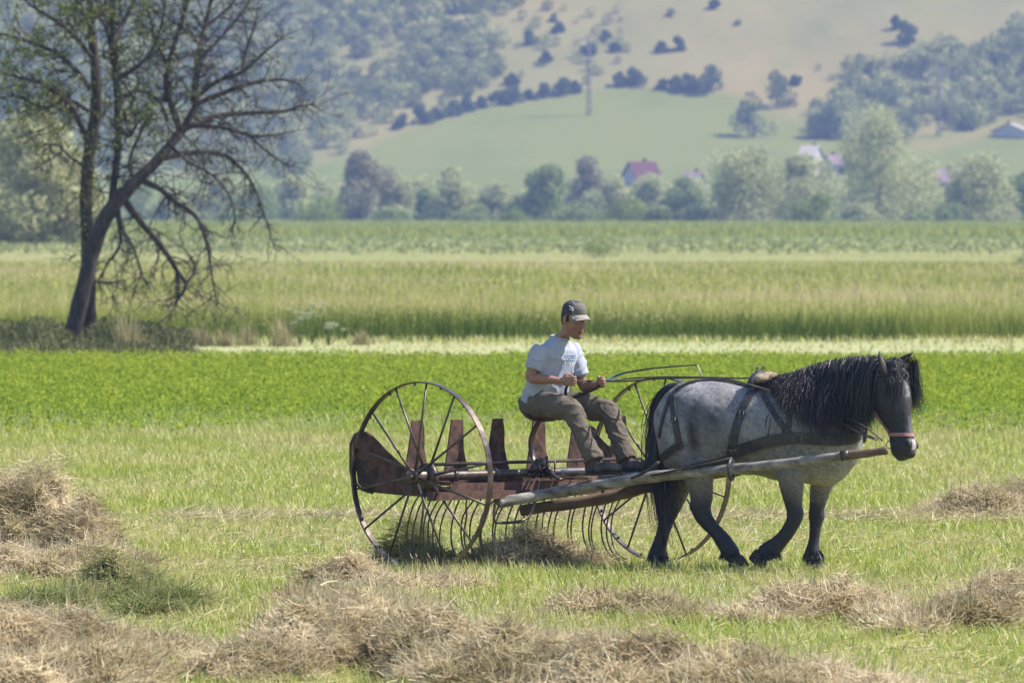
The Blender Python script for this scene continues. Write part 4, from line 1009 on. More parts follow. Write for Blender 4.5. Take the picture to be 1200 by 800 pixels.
b.rings([(nk-uZ*.06, uF*.080, uS*.085), (nk+uZ*.02, uF*.072, uS*.066), (HL(-.045, 0, -.095), g*.072, hs*.062), (HL(-.035, 0, -.03), g*.068, hs*.060)], 16)
b.ell(RL(.16, 0, 1.705), (uF, uS, uZ), (.058, .066, .050))
# torso, arms, legs of one body
b.rings([(RL(-.01, 0, 1.16), uF*.10, uS*.15), (RL(.02, 0, 1.30), uF*.10, uS*.145), (RL(.08, 0, 1.45), uF*.105, uS*.15), (RL(.12, 0, 1.58), uF*.10, uS*.155), (RL(.14, 0, 1.64), uF*.08, uS*.13), (RL(.14, 0, 1.70), uF*.055, uS*.06)], 18)
def arm(sh, el, wr, ha):
    m1 = (sh+el)/2; m2 = el+(wr-el)*.35
    crtube(b, [(*(sh+(el-sh)*.08), .046), (*m1, .046), (*el, .038), (*m2, .040), (*(el+(wr-el)*.75), .031), (*wr, .025), (*(wr+(ha-wr)*.4), .027)], 4, 12)
arm(shR, elR, wrR, haR); arm(shL, elL, wrL, haL)
def fist(wr, ha, grip, side):
    """palm, four curled fingers of different length and a thumb closing over them"""
    d = nrm(ha-wr); g_ = nrm(grip-d*np.dot(grip, d)); nn = nrm(np.cross(d, g_))*side
    ctr = wr+d*.055
    b.rings([(wr, g_*.024, nn*.019), (wr+d*.03, g_*.036, nn*.018), (wr+d*.065, g_*.041, nn*.016), (wr+d*.088, g_*.038, nn*.012)], 12)
    for i, L_ in enumerate((.9, 1.0, .95, .78)):
        o = wr+d*.085+g_*(.031-.0205*i)
        pts = [o-d*.01, o+d*.022*L_+nn*.006, o+d*.034*L_+nn*.022*L_, o+d*.024*L_+nn*.038*L_, o+d*.004+nn*.042*L_, o-d*.010+nn*.034*L_]
        b.tube(pts, [.0098, .0095, .0092, .0088, .0082, .007], 8)
    o = wr+d*.03+g_*.034
    b.tube([o-d*.006, o+g_*.016+d*.016+nn*.012, o+g_*.012+d*.038+nn*.030, o+g_*.0+d*.052+nn*.042], [.0125, .0115, .0105, .0085], 8)
fist(wrR, haR, uZ*.9+uF*.2, -1); fist(wrL, haL, uZ*.9-uF*.1, 1)
def leg(hp, kn, an):
    crtube(b, [(*hp, .085), (*((hp+kn)/2), .072), (*kn, .055), (*(kn+(an-kn)*.35), .052), (*(kn+(an-kn)*.8), .036), (*an, .034)], 4, 12)
leg(hpR, knR, anR); leg(hpL, knL, anL)
b.ell(RL(-.03, 0, 1.22), (uF, uS, uZ), (.12, .155, .09))
def toe(an, tpx, tpy, s): return J(tpx, tpy, s)
toR, heR = J(724, 547.5, -.05), J(690, 549, -.13)
toL, heL = J(756, 545.5, .2), J(731, 547, .2)
b.tube([anR, heR+uZ*.03, toR+uZ*.0], [.034, .035, .025], 10).tube([anL, heL+uZ*.03, toL], [.034, .035, .025], 10)
body = blob('body', b, .0055, 3, skin, man)
def skintint(p):
    q = p-head_c; f, s, z = q@g, q@hs, q@hu
    t = np.ones((len(p), 3))
    t[(z < -.04) & (z > -.14) & (f > 0) & (np.linalg.norm(q, axis=1) < .2)] = (.78, .76, .76)   # stubble
    for k in (-1, 1): t[(f > .06) & (abs(s-.031*k) < .019) & (abs(z-.027) < .013)] = (.42, .36, .34)  # eye sockets: shade painted into the skin colour
    t[(z > -.005) & (z < .06) & (f > .002) & (f < .024) & (abs(s) > .06) & (abs(s) < .080)] = (.10, .09, .09)
    t[(abs(z+.069) < .013) & (f > .085) & (abs(s) < .024)] = (.75, .55, .55)
    return t
tint(body, skintint)
eyew = surf('eye_white', [(.6, .58, .55), (.65, .62, .6)], rough=.3, bump=0); eyeb = surf('eye_dark', [(.02, .015, .01), (.03, .02, .015)], rough=.2, bump=0)
for k in (-1, 1):
    m = MB(); m.ell(HL(.082, .031*k, .026), (g, hs, hu), (.011, .0125, .0065), 12, 8); e = m.build('eye', eyew, body); WL[e.name] = root_loc(man)
    m = MB(); m.ell(HL(.0905, .031*k, .026), (g, hs, hu), (.004, .0055, .0055), 10, 6); m.build('iris', eyeb, e) if False else m.build('eye', eyeb, body)
    m = MB(); m.tube([HL(.090, .014*k, .046), HL(.098, .032*k, .052), HL(.084, .053*k, .046)], [.004, .006, .004], 6); m.build('eyebrow', hairm, body)
# hair under the cap
m = MB(); m.rings([(HL((a+c)/2, 0, z), g*(a-c)/2, hs*w) for z, a, c, w in ((-.045, -.035, -.086, .052), (-.01, .0, -.098, .077), (.02, .012, -.106, .080), (.05, .030, -.108, .081), (.08, .02, -.104, .078))], 20)
blob('hair', m, .006, 1, hairm, man)
# cap: dome, then the brim bent down at its sides
m = MB(); m.rings([(HL((a+c)/2, 0, z), g*(a-c)/2, hs*w) for z, a, c, w in ((.052, .096, -.110, .084), (.075, .099, -.112, .085), (.105, .094, -.108, .082), (.130, .076, -.092, .068), (.148, .04, -.06, .045), (.154, .01, -.03, .02))], 28)
cap = blob('cap', m, .006, 2, capm, man)
def captint(p):
    q = p-head_c; f, s, z = q@g, q@hs, q@hu; t = np.zeros((len(p), 3))+np.array([.055, .055, .075])
    t[(abs(abs(s)-.035-.2*f) < .004) & (f > 0)] = (.22, .21, .20)
    t[f > .045+.10*(.10-z)] = (.13, .12, .11)
    return t
tint(cap, captint)
V = []; Fc = []; nn = 14
for j in range(2):
    for i in range(nn+1):
        t = -1+2*i/nn
        for k in range(5):
            r = k/4; f = .088*math.sqrt(max(0, 1-t*t*.75))+r*.082*math.sqrt(max(0, 1-t*t*.85)); s = t*.078*(1+.03*r)
            V.append(HL(f, s, .060-r*.022-abs(t)**2*.028*(.4+r*.6)+(.0045 if j else 0)))
for j in range(2):
    for i in range(nn):
        for k in range(4):
            o = j*(nn+1)*5+i*5+k; q_ = (o, o+1, o+6, o+5); Fc.append(q_ if j else q_[::-1])
b0 = (nn+1)*5
for i in range(nn): Fc.append((i*5+4, b0+i*5+4, b0+(i+1)*5+4, (i+1)*5+4))
for k in range(4): Fc.append((k, b0+k, b0+k+1, k+1)); Fc.append((nn*5+k, nn*5+k+1, b0+nn*5+k+1, b0+nn*5+k))
m = MB(); m.add(V, Fc); brimm = surf('cap_brim_cloth', [(.22, .20, .18), (.28, .26, .23)], scale=60, rough=.9, bump=.1, bdist=.001)
m.build('brim', brimm, cap)
m = MB()
for rows in ([(.02, .118), (.05, .112), (.066, .098), (.060, .088)], [(.03, .096), (.052, .096), (.064, .086)]):
    m.tube([HL(f, -.0845+.55*max(0, f-.02)**1.0*.35+(z-.08)*.12, z) for f, z in rows], .0028, 6)
m.build('stitched_emblem', surf('white_thread', [(.6, .6, .6), (.7, .7, .7)], bump=0), cap)
m = MB(); m.ell(HL(-.007, 0, .155), (g, hs, hu), (.007, .007, .004)); m.build('cap_button', capm if False else brimm, cap)
# t-shirt
m = MB()
m.rings([(RL(-.01, 0, 1.20), uF*.150, uS*.175), (RL(.0, 0, 1.24), uF*.160, uS*.19), (RL(.035, 0, 1.32), uF*.158, uS*.19), (RL(.08, 0, 1.45), uF*.145, uS*.185), (RL(.115, 0, 1.56), uF*.138, uS*.19), (RL(.135, 0, 1.63), uF*.12, uS*.185), (RL(.145, 0, 1.675), uF*.095, uS*.155), (RL(.157, 0, 1.700), uF*.080, uS*.108), (RL(.170, 0, 1.722), uF*.073, uS*.078), (RL(.178, 0, 1.736), uF*.069, uS*.067)], 24)
def sleeve(sh, el):
    d = el-sh; crtube(m, [(*(sh-d*.12), .050), (*(sh+d*.05), .064), (*(sh+d*.28), .068), (*(sh+d*.5), .067), (*(sh+d*.70), .069)], 3, 14)
sleeve(shR, elR); sleeve(shL, elL)
def wrinkle(p):
    v = Vector((p.x*7, p.y*7, p.z*4.5)); a = noise.noise(v); c_ = noise.noise(Vector((p.x*16+p.z*9, p.y*16, p.z*12)))
    r_ = noise.noise(Vector((p.x*5+p.z*6+3, p.y*5-p.z*2, p.z*9-p.x*7)))
    return .014*(.5-abs(a))+.004*c_+.009*(1-min(1, abs(r_)*3.2))**2*(1 if p.z < 1.62 else .4)-.002
shirt = blob('t_shirt', m, .007, 4, shirtm, man, bump=wrinkle)
col_ = MB(); n = 24
col_.tube([RL(.180+.071*math.cos(2*math.pi*i/n), .068*math.sin(2*math.pi*i/n), 1.733-.014*math.cos(2*math.pi*i/n)) for i in range(n+1)], .008, 7); col_.build('collar', shirtm, shirt)
# chest print: rows of small blue marks laid on the cloth
def bvh_of(o):
    me = o.data; l = Vector(root_loc(o)); vs = [v.co+l for v in me.vertices]
    return BVHTree.FromPolygons(vs, [tuple(p.vertices) for p in me.polygons])
def shoot(bv, px, py, off=.004):
    d = Vector(((px-600)/F, 1, -(py-HZ)/F)).normalized(); h = bv.ray_cast(Vector((0, 0, CH))+d*60, d)
    if h[0] is None: return None
    nv = h[1]
    if nv.dot(d) > 0: nv = -nv
    return np.array(h[0]+nv*off), np.array(nv)
sb = bvh_of(shirt); m = MB(); rr = random.Random(2)
for row, (y0, x0, x1) in enumerate(((416.5, 662, 674), (419, 660.5, 675), (421.8, 661, 674.5))):
    x = x0
    while x < x1:
        L_ = rr.uniform(.8, 2.2); pts = [shoot(sb, x+L_*t, y0+rr.uniform(-.7, .7), .002) for t in (0, .5, 1)]
        if all(p is not None for p in pts): m.tube([p[0] for p in pts], .0032, 5)
        x += L_+.5
m.build('chest_print', surf('blue_print', [(.12, .20, .36), (.2, .3, .45)], bump=0), shirt)
# trousers
m = MB()
m.ell(RL(-.01, 0, 1.225), (uF, uS, uZ), (.165, .195, .115), 20, 12)
def tleg(hp, kn, an):
    d = an-kn; crtube(m, [(*hp, .108), (*(hp+(kn-hp)*.5), .098), (*(hp+(kn-hp)*.85), .085), (*(kn+uZ*.0), .080), (*(kn+d*.2), .074), (*(kn+d*.5), .068), (*(kn+d*.8), .070), (*(kn+d*.97), .076), (*(kn+d*1.05), .074)], 4, 16)
tleg(hpR+uZ*.01, knR, anR); tleg(hpL+uZ*.01, knL, anL)
def wr2(p):
    q = p; a = noise.noise(Vector((q.x*6+q.z*5, q.y*6, q.z*11))); c_ = noise.noise(Vector((q.x*20, q.y*20, q.z*26)))
    r_ = noise.noise(Vector((q.x*7-q.z*5, q.y*7, q.z*15+q.x*9)))
    return .011*(.45-abs(a)*1.2)+.006*c_+.010*(1-min(1, abs(r_)*3.4))**2-.002
blob('trousers', m, .007, 4, trousm, man, bump=wr2)
# boots
for an, he, to in ((anR, heR, toR), (anL, heL, toL)):
    m = MB(); d = nrm((to-he)*np.array([1, 1, 0])); sd_ = np.cross(d, uZ); L_ = np.linalg.norm((to-he)[:2])+.02
    tz = (to-he)[2]/L_; zb = he[2]-.035
    def S(t, h0, h1, w_): c_ = he+d*(t*L_); z0 = zb+tz*t*L_; return (np.array([c_[0], c_[1], z0+(h0+h1)/2]), sd_*w_, uZ*(h1-h0)/2)
    m.rings([S(-.10, .01, .07, .022), S(-.06, 0, .10, .036), S(.10, 0, .115, .040), S(.3, 0, .095, .040), (S(.5, 0, .078, .044)), S(.7, 0, .075, .052), S(.88, .0, .070, .050), S(1.0, .005, .052, .036), S(1.05, .015, .035, .014)], 16)
    m.rings([(he+d*.035+uZ*.02, d*.050, sd_*.040), (he*.4+an*.6+d*.01+uZ*.01, d*.050, sd_*.043), (an+uZ*.02, d*.050, sd_*.046)], 14)
    sh = blob('boot', m, .006, 2, shoem, man); WL[sh.name] = root_loc(man)
    m = MB(); m.rings([((S(t, 0, .02, 0)[0]*np.array([1, 1, 0])+uZ*(zb+tz*t*L_-.004)), sd_*w_, uZ*.010) for t, w_ in ((-.1, .024), (-.05, .040), (.3, .041), (.7, .055), (.9, .052), (1.04, .025))], 12)
    m.build('sole', surf('rubber_sole', [(.03, .03, .03), (.06, .055, .05)], scale=20), sh)
    m = MB()
    for k in range(4):
        t = .30+.09*k; c_ = S(t, 0, .10-.008*k, .03); m.tube([c_[0]-c_[1]*1.1+uZ*.028, c_[0]+uZ*(.050-.003*k), c_[0]+c_[1]*1.1+uZ*.028], .004, 5)
    m.build('lace', surf('lace', [(.05, .045, .04), (.1, .09, .08)], bump=0), sh)
# ================================================================ the horse, local frame: x forward, y to its left (far side), z up
HPSI = R(21)
hO = np.array([(880-600)/F*HY, HY, 0])
hX = np.array([math.cos(HPSI), -math.sin(HPSI), 0]); hY = np.array([math.sin(HPSI), math.cos(HPSI), 0])
def HW(x, y, z): return hO+hX*x+hY*y+uZ*z
def HP_(px, py, y=0.0): return ray_plane(px, py, hO+hY*y, hY)
coat = surf('roan_coat', [(.62, .62, .64), (1.0, 1.0, 1.0), (1.45, 1.42, 1.38)], scale=48, rough=.62, bump=.25, bdist=.004, attr=True, spec=.35, detail=9)
horse = empty('horse', HW(0, 0, 0), 'blue roan draft horse with a long black mane walking right between the wooden shafts', 'horse')
b = MB()
tor = [(772, 478, 512, .12), (781, 460, 545, .20), (797, 449, 560, .265), (820, 445, 562, .30), (850, 447, 556, .305), (880, 451, 557, .315), (910, 449, 562, .315), (936, 447, 566, .285), (960, 441, 568, .255), (983, 440, 566, .225), (1000, 450, 545, .16), (1008, 470, 525, .09)]
rg = []
for px, y0, y1, hw in cr(tor, 3):
    a, c = HP_(px, y0), HP_(px, y1); rg.append(((a+c)/2, hY*hw, (a-c)/2))
b.rings(rg, 24)
# haunch, shoulder, breast muscles
for px, py, y, r in ((806, 506, -.15, (.20, .15, .27)), (806, 506, .15, (.20, .15, .27)), (938, 510, -.15, (.17, .12, .24)), (944, 510, .15, (.17, .12, .24)), (985, 520, -.08, (.10, .11, .14)), (985, 520, .08, (.10, .11, .14))):
    b.ell(HP_(px, py, y), (hX, hY, uZ), r, 18, 12)
# neck
HD_Y = -.10
nkr = [((930, 500, .0), .28, .16, -25), ((958, 485, -.01), .27, .15, -30), ((985, 470, -.03), .245, .135, -25), ((1010, 456, -.06), .20, .11, -15), ((1034, 444, -.10), .145, .085, -5)]
rg = []
for (px, py, y), rv, rl, ang in nkr:
    c = HP_(px, py, y); v = uZ*math.cos(R(ang))+hX*math.sin(R(ang)); rg.append((c, hY*rl, v*rv))
b.rings(rg, 20)
# head
HHY = R(40); hg = np.array([math.cos(HHY), -math.sin(HHY), 0]); hl = np.array([math.sin(HHY), math.cos(HHY), 0])
poll = HP_(1043, 424, -.12); muz = HP_(1063, 533, -.22)
hd_ = nrm(muz-poll); HLn = float(np.linalg.norm(muz-poll)); hgf = nrm(hg-hd_*np.dot(hg, hd_)); hl2 = np.cross(hd_, hgf); hl2 = hl2 if hl2[1] > 0 else -hl2
def HH(t, f, s): return poll+hd_*(t*HLn)+hgf*f+hl2*s
hs_ = [(-.02, .03, -.10, .06), (.05, .07, -.17, .085), (.15, .095, -.215, .105), (.27, .105, -.235, .118), (.38, .102, -.235, .112), (.50, .095, -.19, .092), (.62, .086, -.135, .073), (.75, .078, -.105, .064), (.86, .080, -.10, .068), (.94, .075, -.10, .068), (1.0, .045, -.08, .052), (1.03, .01, -.05, .03)]
b.rings([(HH(t, (f+k)/2-.008, 0), hgf*(f-k)/2*1.12, hl2*w_*1.16) for t, f, k, w_ in cr(hs_, 2)], 22)
for k in (-1, 1):
    b.ell(HH(.26, .055, .098*k), (hd_, hgf, hl2), (.05, .035, .028)); b.ell(HH(.32, -.12, .080*k), (hd_, hgf, hl2), (.10, .10, .045))
    b.ell(HH(.91, .060, .048*k), (hd_, hgf, hl2), (.032, .026, .022)); b.tube([HH(.42, .03, .088*k), HH(.62, .02, .070*k)], [.020, .014], 8)
b.ell(HH(.985, -.055, 0), (hd_, hgf, hl2), (.045, .045, .042)); b.ell(HH(1.0, .02, 0), (hd_, hgf, hl2), (.03, .045, .050))
# legs: (px, py, y, radius fore-aft, radius lateral)
LEGS = {
 'nf': [(934, 520, -.15, .15, .10), (928, 548, -.165, .115, .085), (928, 570, -.165, .085, .07), (930, 590, -.165, .062, .058), (932, 604, -.165, .060, .056), (927, 617, -.165, .048, .045), (918, 629, -.165, .047, .043), (909, 638, -.165, .054, .050), (900, 645, -.165, .062, .056), (893, 650, -.165, .055, .05)],
 'ff': [(965, 525, .13, .14, .10), (966, 552, .14, .105, .085), (962, 572, .14, .078, .07), (958, 592, .14, .058, .056), (957, 605, .14, .057, .056), (955, 620, .14, .044, .043), (953, 636, .14, .046, .045), (952, 646, .14, .060, .058), (952, 655, .14, .060, .058)],
 'nh': [(812, 515, -.15, .20, .12), (818, 545, -.16, .135, .10), (819, 565, -.165, .098, .08), (821, 582, -.165, .082, .065), (822, 596, -.165, .070, .056), (829, 610, -.165, .055, .048), (840, 624, -.165, .047, .045), (849, 636, -.165, .052, .05), (855, 645, -.165, .060, .056), (860, 651, -.165, .058, .054)],
 'fh': [(800, 515, .13, .19, .12), (798, 548, .14, .13, .10), (795, 568, .145, .10, .08), (790, 585, .145, .082, .065), (785, 598, .145, .070, .056), (780, 612, .145, .052, .047), (776, 626, .145, .047, .045), (773, 638, .145, .052, .05), (771, 648, .145, .062, .058), (771, 655, .145, .062, .058)],
}
def legtube(rows):
    q = cr(rows, 4); n = 14; V = []; Fc = []; C = [HP_(r[0], r[1], r[2]) for r in q]
    for i, c in enumerate(C):
        d = nrm(C[min(i+1, len(C)-1)]-C[max(i-1, 0)]); v = nrm(np.cross(hY, d))
        for j in range(n):
            a = 2*math.pi*j/n; V.append(c+v*math.cos(a)*q[i][3]*1.1+hY*math.sin(a)*q[i][4]*1.08)
    for i in range(len(C)-1):
        for j in range(n): Fc.append((i*n+j, i*n+(j+1) % n, (i+1)*n+(j+1) % n, (i+1)*n+j))
    Fc.append(tuple(range(n))[::-1]); Fc.append(tuple(range((len(C)-1)*n, len(C)*n))); b.add(V, Fc)
for k in LEGS: legtube(LEGS[k])
b.ell(HP_(818, 592, -.165)-hX*.03, (hX, hY, uZ), (.045, .04, .05)); b.ell(HP_(782, 594, .145)-hX*.03, (hX, hY, uZ), (.045, .04, .05))
b.ell(HP_(934, 603, -.165), (hX, hY, uZ), (.055, .058, .055)); b.ell(HP_(960, 604, .14), (hX, hY, uZ), (.05, .055, .055))
def hump(p): return .016*noise.noise(Vector((p.x*5.2, p.y*5, p.z*4.1+3)))+.006*noise.noise(Vector((p.x*9, p.y*9, p.z*7)))+.0025*noise.noise(Vector((p.x*30, p.y*30, p.z*30)))
hb = blob('body', b, .013, 5, coat, horse, bump=hump)
grey = np.array([.165, .160, .172]); dk = np.array([.012, .012, .016]); brn_ = np.array([.13, .11, .10]); pale = np.array([.30, .30, .31])
def sm(a, b_, x): t = np.clip((x-a)/(b_-a), 0, 1); return t*t*(3-2*t)
def vn(p, f, o=0.0):
    return fbm(p[:, 0]*f+p[:, 2]*f*.7+o, p[:, 1]*f*.6-p[:, 2]*f, 1.0, o)
def coatc(p):
    q = p-hO; x, y, z = q@hX, q@hY, p[:, 2]; C_ = lambda w_: w_[:, None]
    n1 = vn(p, 3.3); n2 = vn(p, 10., 2.); n3 = vn(p, 60., 5.)
    c = grey*C_(1+.55*n1+.35*n2+.35*n3)
    for cx, cz, rx, rz, a_ in ((-.36, 1.02, .06, .26, .75), (-.22, 1.12, .13, .16, .6), (-.05, .95, .08, .12, .3), (.05, 1.2, .12, .08, -.3), (-.5, 1.25, .12, .1, -.3), (.28, .95, .12, .16, .25), (-.55, .72, .10, .12, .3), (.45, .85, .1, .12, .3)):
        c = c*C_(1-np.clip(a_*np.exp(-((x-cx-.05*n1)/rx)**2-((z-cz)/rz)**2)*(1+.6*n2), 0, .9))
    w_ = sm(.86, .62, z)*.5; c = c*C_(1-w_)+brn_*1.6*C_(w_)
    w_ = sm(.66, .40, z+.08*n1-.05*(x > 0)); c = c*C_(1-w_)+dk*1.6*C_(w_)
    w_ = sm(.60, .90, x+np.where(z > 1.1, .18, -.02)+.05*n1)*sm(.95, 1.15, z); c = c*C_(1-w_)+dk*1.5*C_(w_)
    hq = p-poll; t = hq@hd_/HLn; f = hq@hgf; s = hq@hl2
    h_ = (t > -.1) & (t < 1.2) & (f > -.30) & (abs(s) < .2) & (x > .62) & (z > .7) & ((t > .2) | (x > .8))
    c[h_] = (dk*1.6*C_(1+.3*n2))[h_]
    c[h_ & (.62 < t) & (t < .84) & (f > .04) & (abs(s) < .02)] = (.06, .06, .07)
    c[h_ & (f > .07) & (abs(s+.005) < .018*(1-.4*t)+.010*n2) & (.24 < t) & (t < .42)] = (.15, .15, .16)
    c[h_ & (f > .055) & (abs(s) < .022) & (.86 < t) & (t < .97)] = (.35, .30, .30)
    for k in (-1, 1): c[np.linalg.norm(p-HH(.915, .076, .064*k), axis=1) < .022] = (.004, .004, .004)
    return np.clip(c, .003, 1)
tint(hb, coatc)
blackh = leafmat('black_hair', [(.005, .005, .007), (.012, .012, .016), (.028, .027, .034), (.08, .07, .07)], .05, gloss=.05, rough=.45, pos=[0, .45, .85, 1])
hoofm = surf('hoof_horn', [(.018, .016, .015), (.05, .045, .04)], scale=15, rough=.7, stretch=(1, 1, 4))
# hooves
for nme, (px, py, y, tilt) in {'nf': (889, 653, -.165, 35), 'ff': (953, 662, .14, 0), 'nh': (863, 657, -.165, -8), 'fh': (772, 661, .145, 0)}.items():
    c = HP_(px, py, y); m = MB(); ct, st = math.cos(R(tilt)), math.sin(R(tilt)); ux = hX*ct-uZ*st*-1*-1; uz = uZ*ct+hX*st
    m.rings([(c-uz*.045+ux*.014, ux*.070, hY*.066), (c-uz*.038+ux*.014, ux*.076, hY*.070), (c-uz*.01+ux*.010, ux*.072, hY*.064), (c+uz*.03, ux*.060, hY*.054), (c+uz*.045-ux*.003, ux*.044, hY*.042)], 18)
    m.build('hoof', hoofm, horse)
# ears
for k, (tx, ty, yy) in ((-1, (1030, 411, -.30)), (1, (1072, 411, -.02))):
    base = HH(.035, -.015, .070) if k > 0 else HP_(1036, 437, -.30); tip = HP_(tx, ty, yy)
    tip = base+nrm(tip-base)*min(.17, np.linalg.norm(tip-base)); d = nrm(tip-base); sd_ = nrm(np.cross(d, hg)); fr = np.cross(sd_, d)
    L_ = np.linalg.norm(tip-base); m = MB()
    m.rings([(base-d*.02, sd_*.026, fr*.022), (base+d*L_*.2, sd_*.034, fr*.024), (base+d*L_*.5, sd_*.033, fr*.018), (base+d*L_*.8, sd_*.018, fr*.010), (tip, sd_*.003, fr*.003)], 14)
    e = m.build('ear', surf('ear_coat', [(.012, .012, .015), (.03, .028, .03)], scale=30, rough=.6, bump=.2), horse)
    m = MB(); ff = nrm(hg*.9+sd_*.1); ff = nrm(ff-d*np.dot(ff, d))
    m.rings([(base+d*L_*.16+ff*.016, sd_*.016, ff*.010), (base+d*L_*.45+ff*.015, sd_*.020, ff*.006), (base+d*L_*.72+ff*.010, sd_*.010, ff*.004)], 10); m.build('inner_ear', surf('inner_ear', [(.06, .045, .04), (.10, .07, .06)], bump=0), e)
for k in (-1, 1):
    m = MB(); m.ell(HH(.262, .062, .112*k), (hd_, hgf, hl2), (.024, .020, .014), 14, 10); m.build('eye', surf('horse_eye', [(.01, .008, .006), (.02, .015, .01)], rough=.08, bump=0, spec=.8), horse)
m = MB(); m.tube([HH(.965, .02, -.058), HH(.955, -.03, -.064), HH(.94, -.065, -.062)], .004, 6); m.build('mouth_line', hoofm, hb)
# hair strands following guide curves
hbv = bvh_of(hb)
hr = np.random.default_rng(21)
def hair_lock(A, pts, wd, n, spread, jit=.016):
    """n ribbons near a guide polyline; pts (K,3)"""
    K = len(pts); pts = np.array(pts)
    for _ in range(n):
        o = hr.normal(0, spread, 3); e = hr.normal(0, spread*1.6, 3); cut = hr.uniform(.62, 1.06)
        t = np.linspace(0, 1, K)[:, None]; ph = hr.uniform(0, 6.28); q = pts[0]+(pts-pts[0])*cut+o*(1-t)*.6+e*t+np.array([1, .6, 0])*jit*np.sin(t*9+ph)*t
        w_ = wd*(.6+.8*hr.random()); a = hr.uniform(0, 3.14); sd_ = hX*math.cos(a)*1.0+hY*math.sin(a)*.8
        ww = (w_*(1-.75*t**2))
        V_ = np.empty((K*2, 3)); V_[0::2] = q-sd_*ww/2; V_[1::2] = q+sd_*ww/2
        Q_ = [(2*i, 2*i+1, 2*i+3, 2*i+2) for i in range(K-1)]
        A.add(V_, np.array(Q_), None, np.full(2*K, hr.beta(2, 3)))
def drop(p, out, length, n=9, lean=0.0, wave=.0, hug=.03):
    """guide: leaves the crest outward, then hangs, kept outside the body"""
    q = [np.array(p)]; v = nrm(np.array(out)*1.0+uZ*.25); ph = hr.uniform(0, 6.28)
    for i in range(n):
        v = nrm(v*.55-uZ*.62+hX*(lean+wave*math.sin(i*1.1+ph)))
        nx_ = q[-1]+v*length/n
        h = hbv.find_nearest(Vector(nx_))
        if h[0] is not None:
            d = (Vector(nx_)-h[0]); 
            if d.dot(h[1]) < hug: nx_ = np.array(h[0]+h[1]*(hug*hr.uniform(.7, 1.5)))
        q.append(nx_)
    return q
A = Acc()
crest = cr([(893, 449, -.02), (915, 444, -.02), (940, 434, -.03), (965, 426, -.04), (990, 421, -.06), (1012, 419, -.09), (1030, 420, -.12)], 8)
for _ in range(560):
    t = hr.random()**.9; i = t*(len(crest)-1); i0 = int(min(i, len(crest)-2)); r_ = crest[i0]+(crest[i0+1]-crest[i0])*(i-i0)
    p = HP_(r_[0], r_[1]+hr.normal(0, .9)+1.5, r_[2]+hr.normal(0, .02)); sgn = -1 if hr.random() < .86 else 1
    L_ = np.interp(r_[0], [893, 915, 940, 975, 1030], [.16, .32, .50, .60, .56])*hr.uniform(.82, 1.08)
    hair_lock(A, drop(p, hY*sgn*(.8+.3*hr.random()), L_, lean=-.02+.03*hr.normal(), wave=.06, hug=.025 if sgn < 0 else .02), .0034, 26, .020, .024)
A.build('mane', blackh, horse)
A = Acc()
for _ in range(95):   # forelock over the brow and both cheeks
    s = hr.uniform(-.10, .09); p = HH(.0+.03*hr.random(), .03+.02*hr.normal(), s*.6)
    q = [p]; ln = hr.uniform(.22, .42) if abs(s) > .03 else hr.uniform(.14, .26); out = hgf*.5+hl2*(s*9)*.25+uZ*.2; v = nrm(out)
    for i in range(8):
        v = nrm(v*.5-uZ*.6+hl2*s*1.2); nx_ = q[-1]+v*ln/8; h = hbv.find_nearest(Vector(nx_))
        if h[0] is not None and (Vector(nx_)-h[0]).dot(h[1]) < .012: nx_ = np.array(h[0]+h[1]*.014)
        q.append(nx_)
    hair_lock(A, q, .0042, 20, .010, .018)
for _ in range(26):
    p = HP_(1074+hr.normal(0, 2), 425+hr.normal(0, 3), -.10); q = [HH(.02, .02, .07), p]
    for i in range(7): q.append(q[-1]+np.array([hr.normal(.004, .008), 0, -.052]))
    hair_lock(A, q, .004, 9, .014, .022)
A.build('forelock', blackh, horse)
# tail
A = Acc()
tg = cr([(797, 453, 0), (783, 457, -.02), (772, 470, -.02), (768, 495, -.01), (767, 525, 0), (769, 560, -.01), (773, 600, -.02), (778, 640, -.03)], 3)
for _ in range(150):
    s = hr.uniform(0, .35)*hr.random(); oz = hr.normal(0, 1); end = hr.uniform(.62, 1.0)
    q = []
    for i, r_ in enumerate(tg):
        t = i/(len(tg)-1)
        if t > end: break
        wdt = np.interp(t, [0, .15, .5, .85, 1], [2.0, 4.5, 9, 11, 7])
        q.append(HP_(r_[0]+oz*wdt*.55+3*t, r_[1], r_[2]+.05*math.sin(oz*7)*t+.02*hr.normal()*0))
    hair_lock(A, q, .006, 14, .014, .020)
A.build('tail', blackh, horse)
m = MB(); q = [(*HP_(r_[0]+1, r_[1], 0), rr_) for r_, rr_ in zip(tg, np.interp(np.linspace(0, 1, len(tg)), [0, .1, .3, .7, 1], [.03, .045, .055, .05, .012]))]
m.tube([x[:3] for x in q], [x[3] for x in q], 10); m.build('tail_dock', surf('dock_hair', [(.006, .006, .008), (.02, .02, .025)], scale=40, rough=.6, bump=.5), horse)
# feathers above the hooves
for px, py, y in ((903, 643, -.165), (953, 645, .14), (856, 643, -.165), (771, 645, .145)):
    A = Acc()
    for _ in range(60):
        a = hr.uniform(0, 6.28); c = HP_(px, py, y)+hX*math.cos(a)*.05+hY*math.sin(a)*.05
        q = [c+np.array([0, 0, -.022*i])+(hX*math.cos(a)+hY*math.sin(a))*.008*i for i in range(5)]
        hair_lock(A, q, .008, 4, .006, .004)
    A.build('feather', blackh, horse)
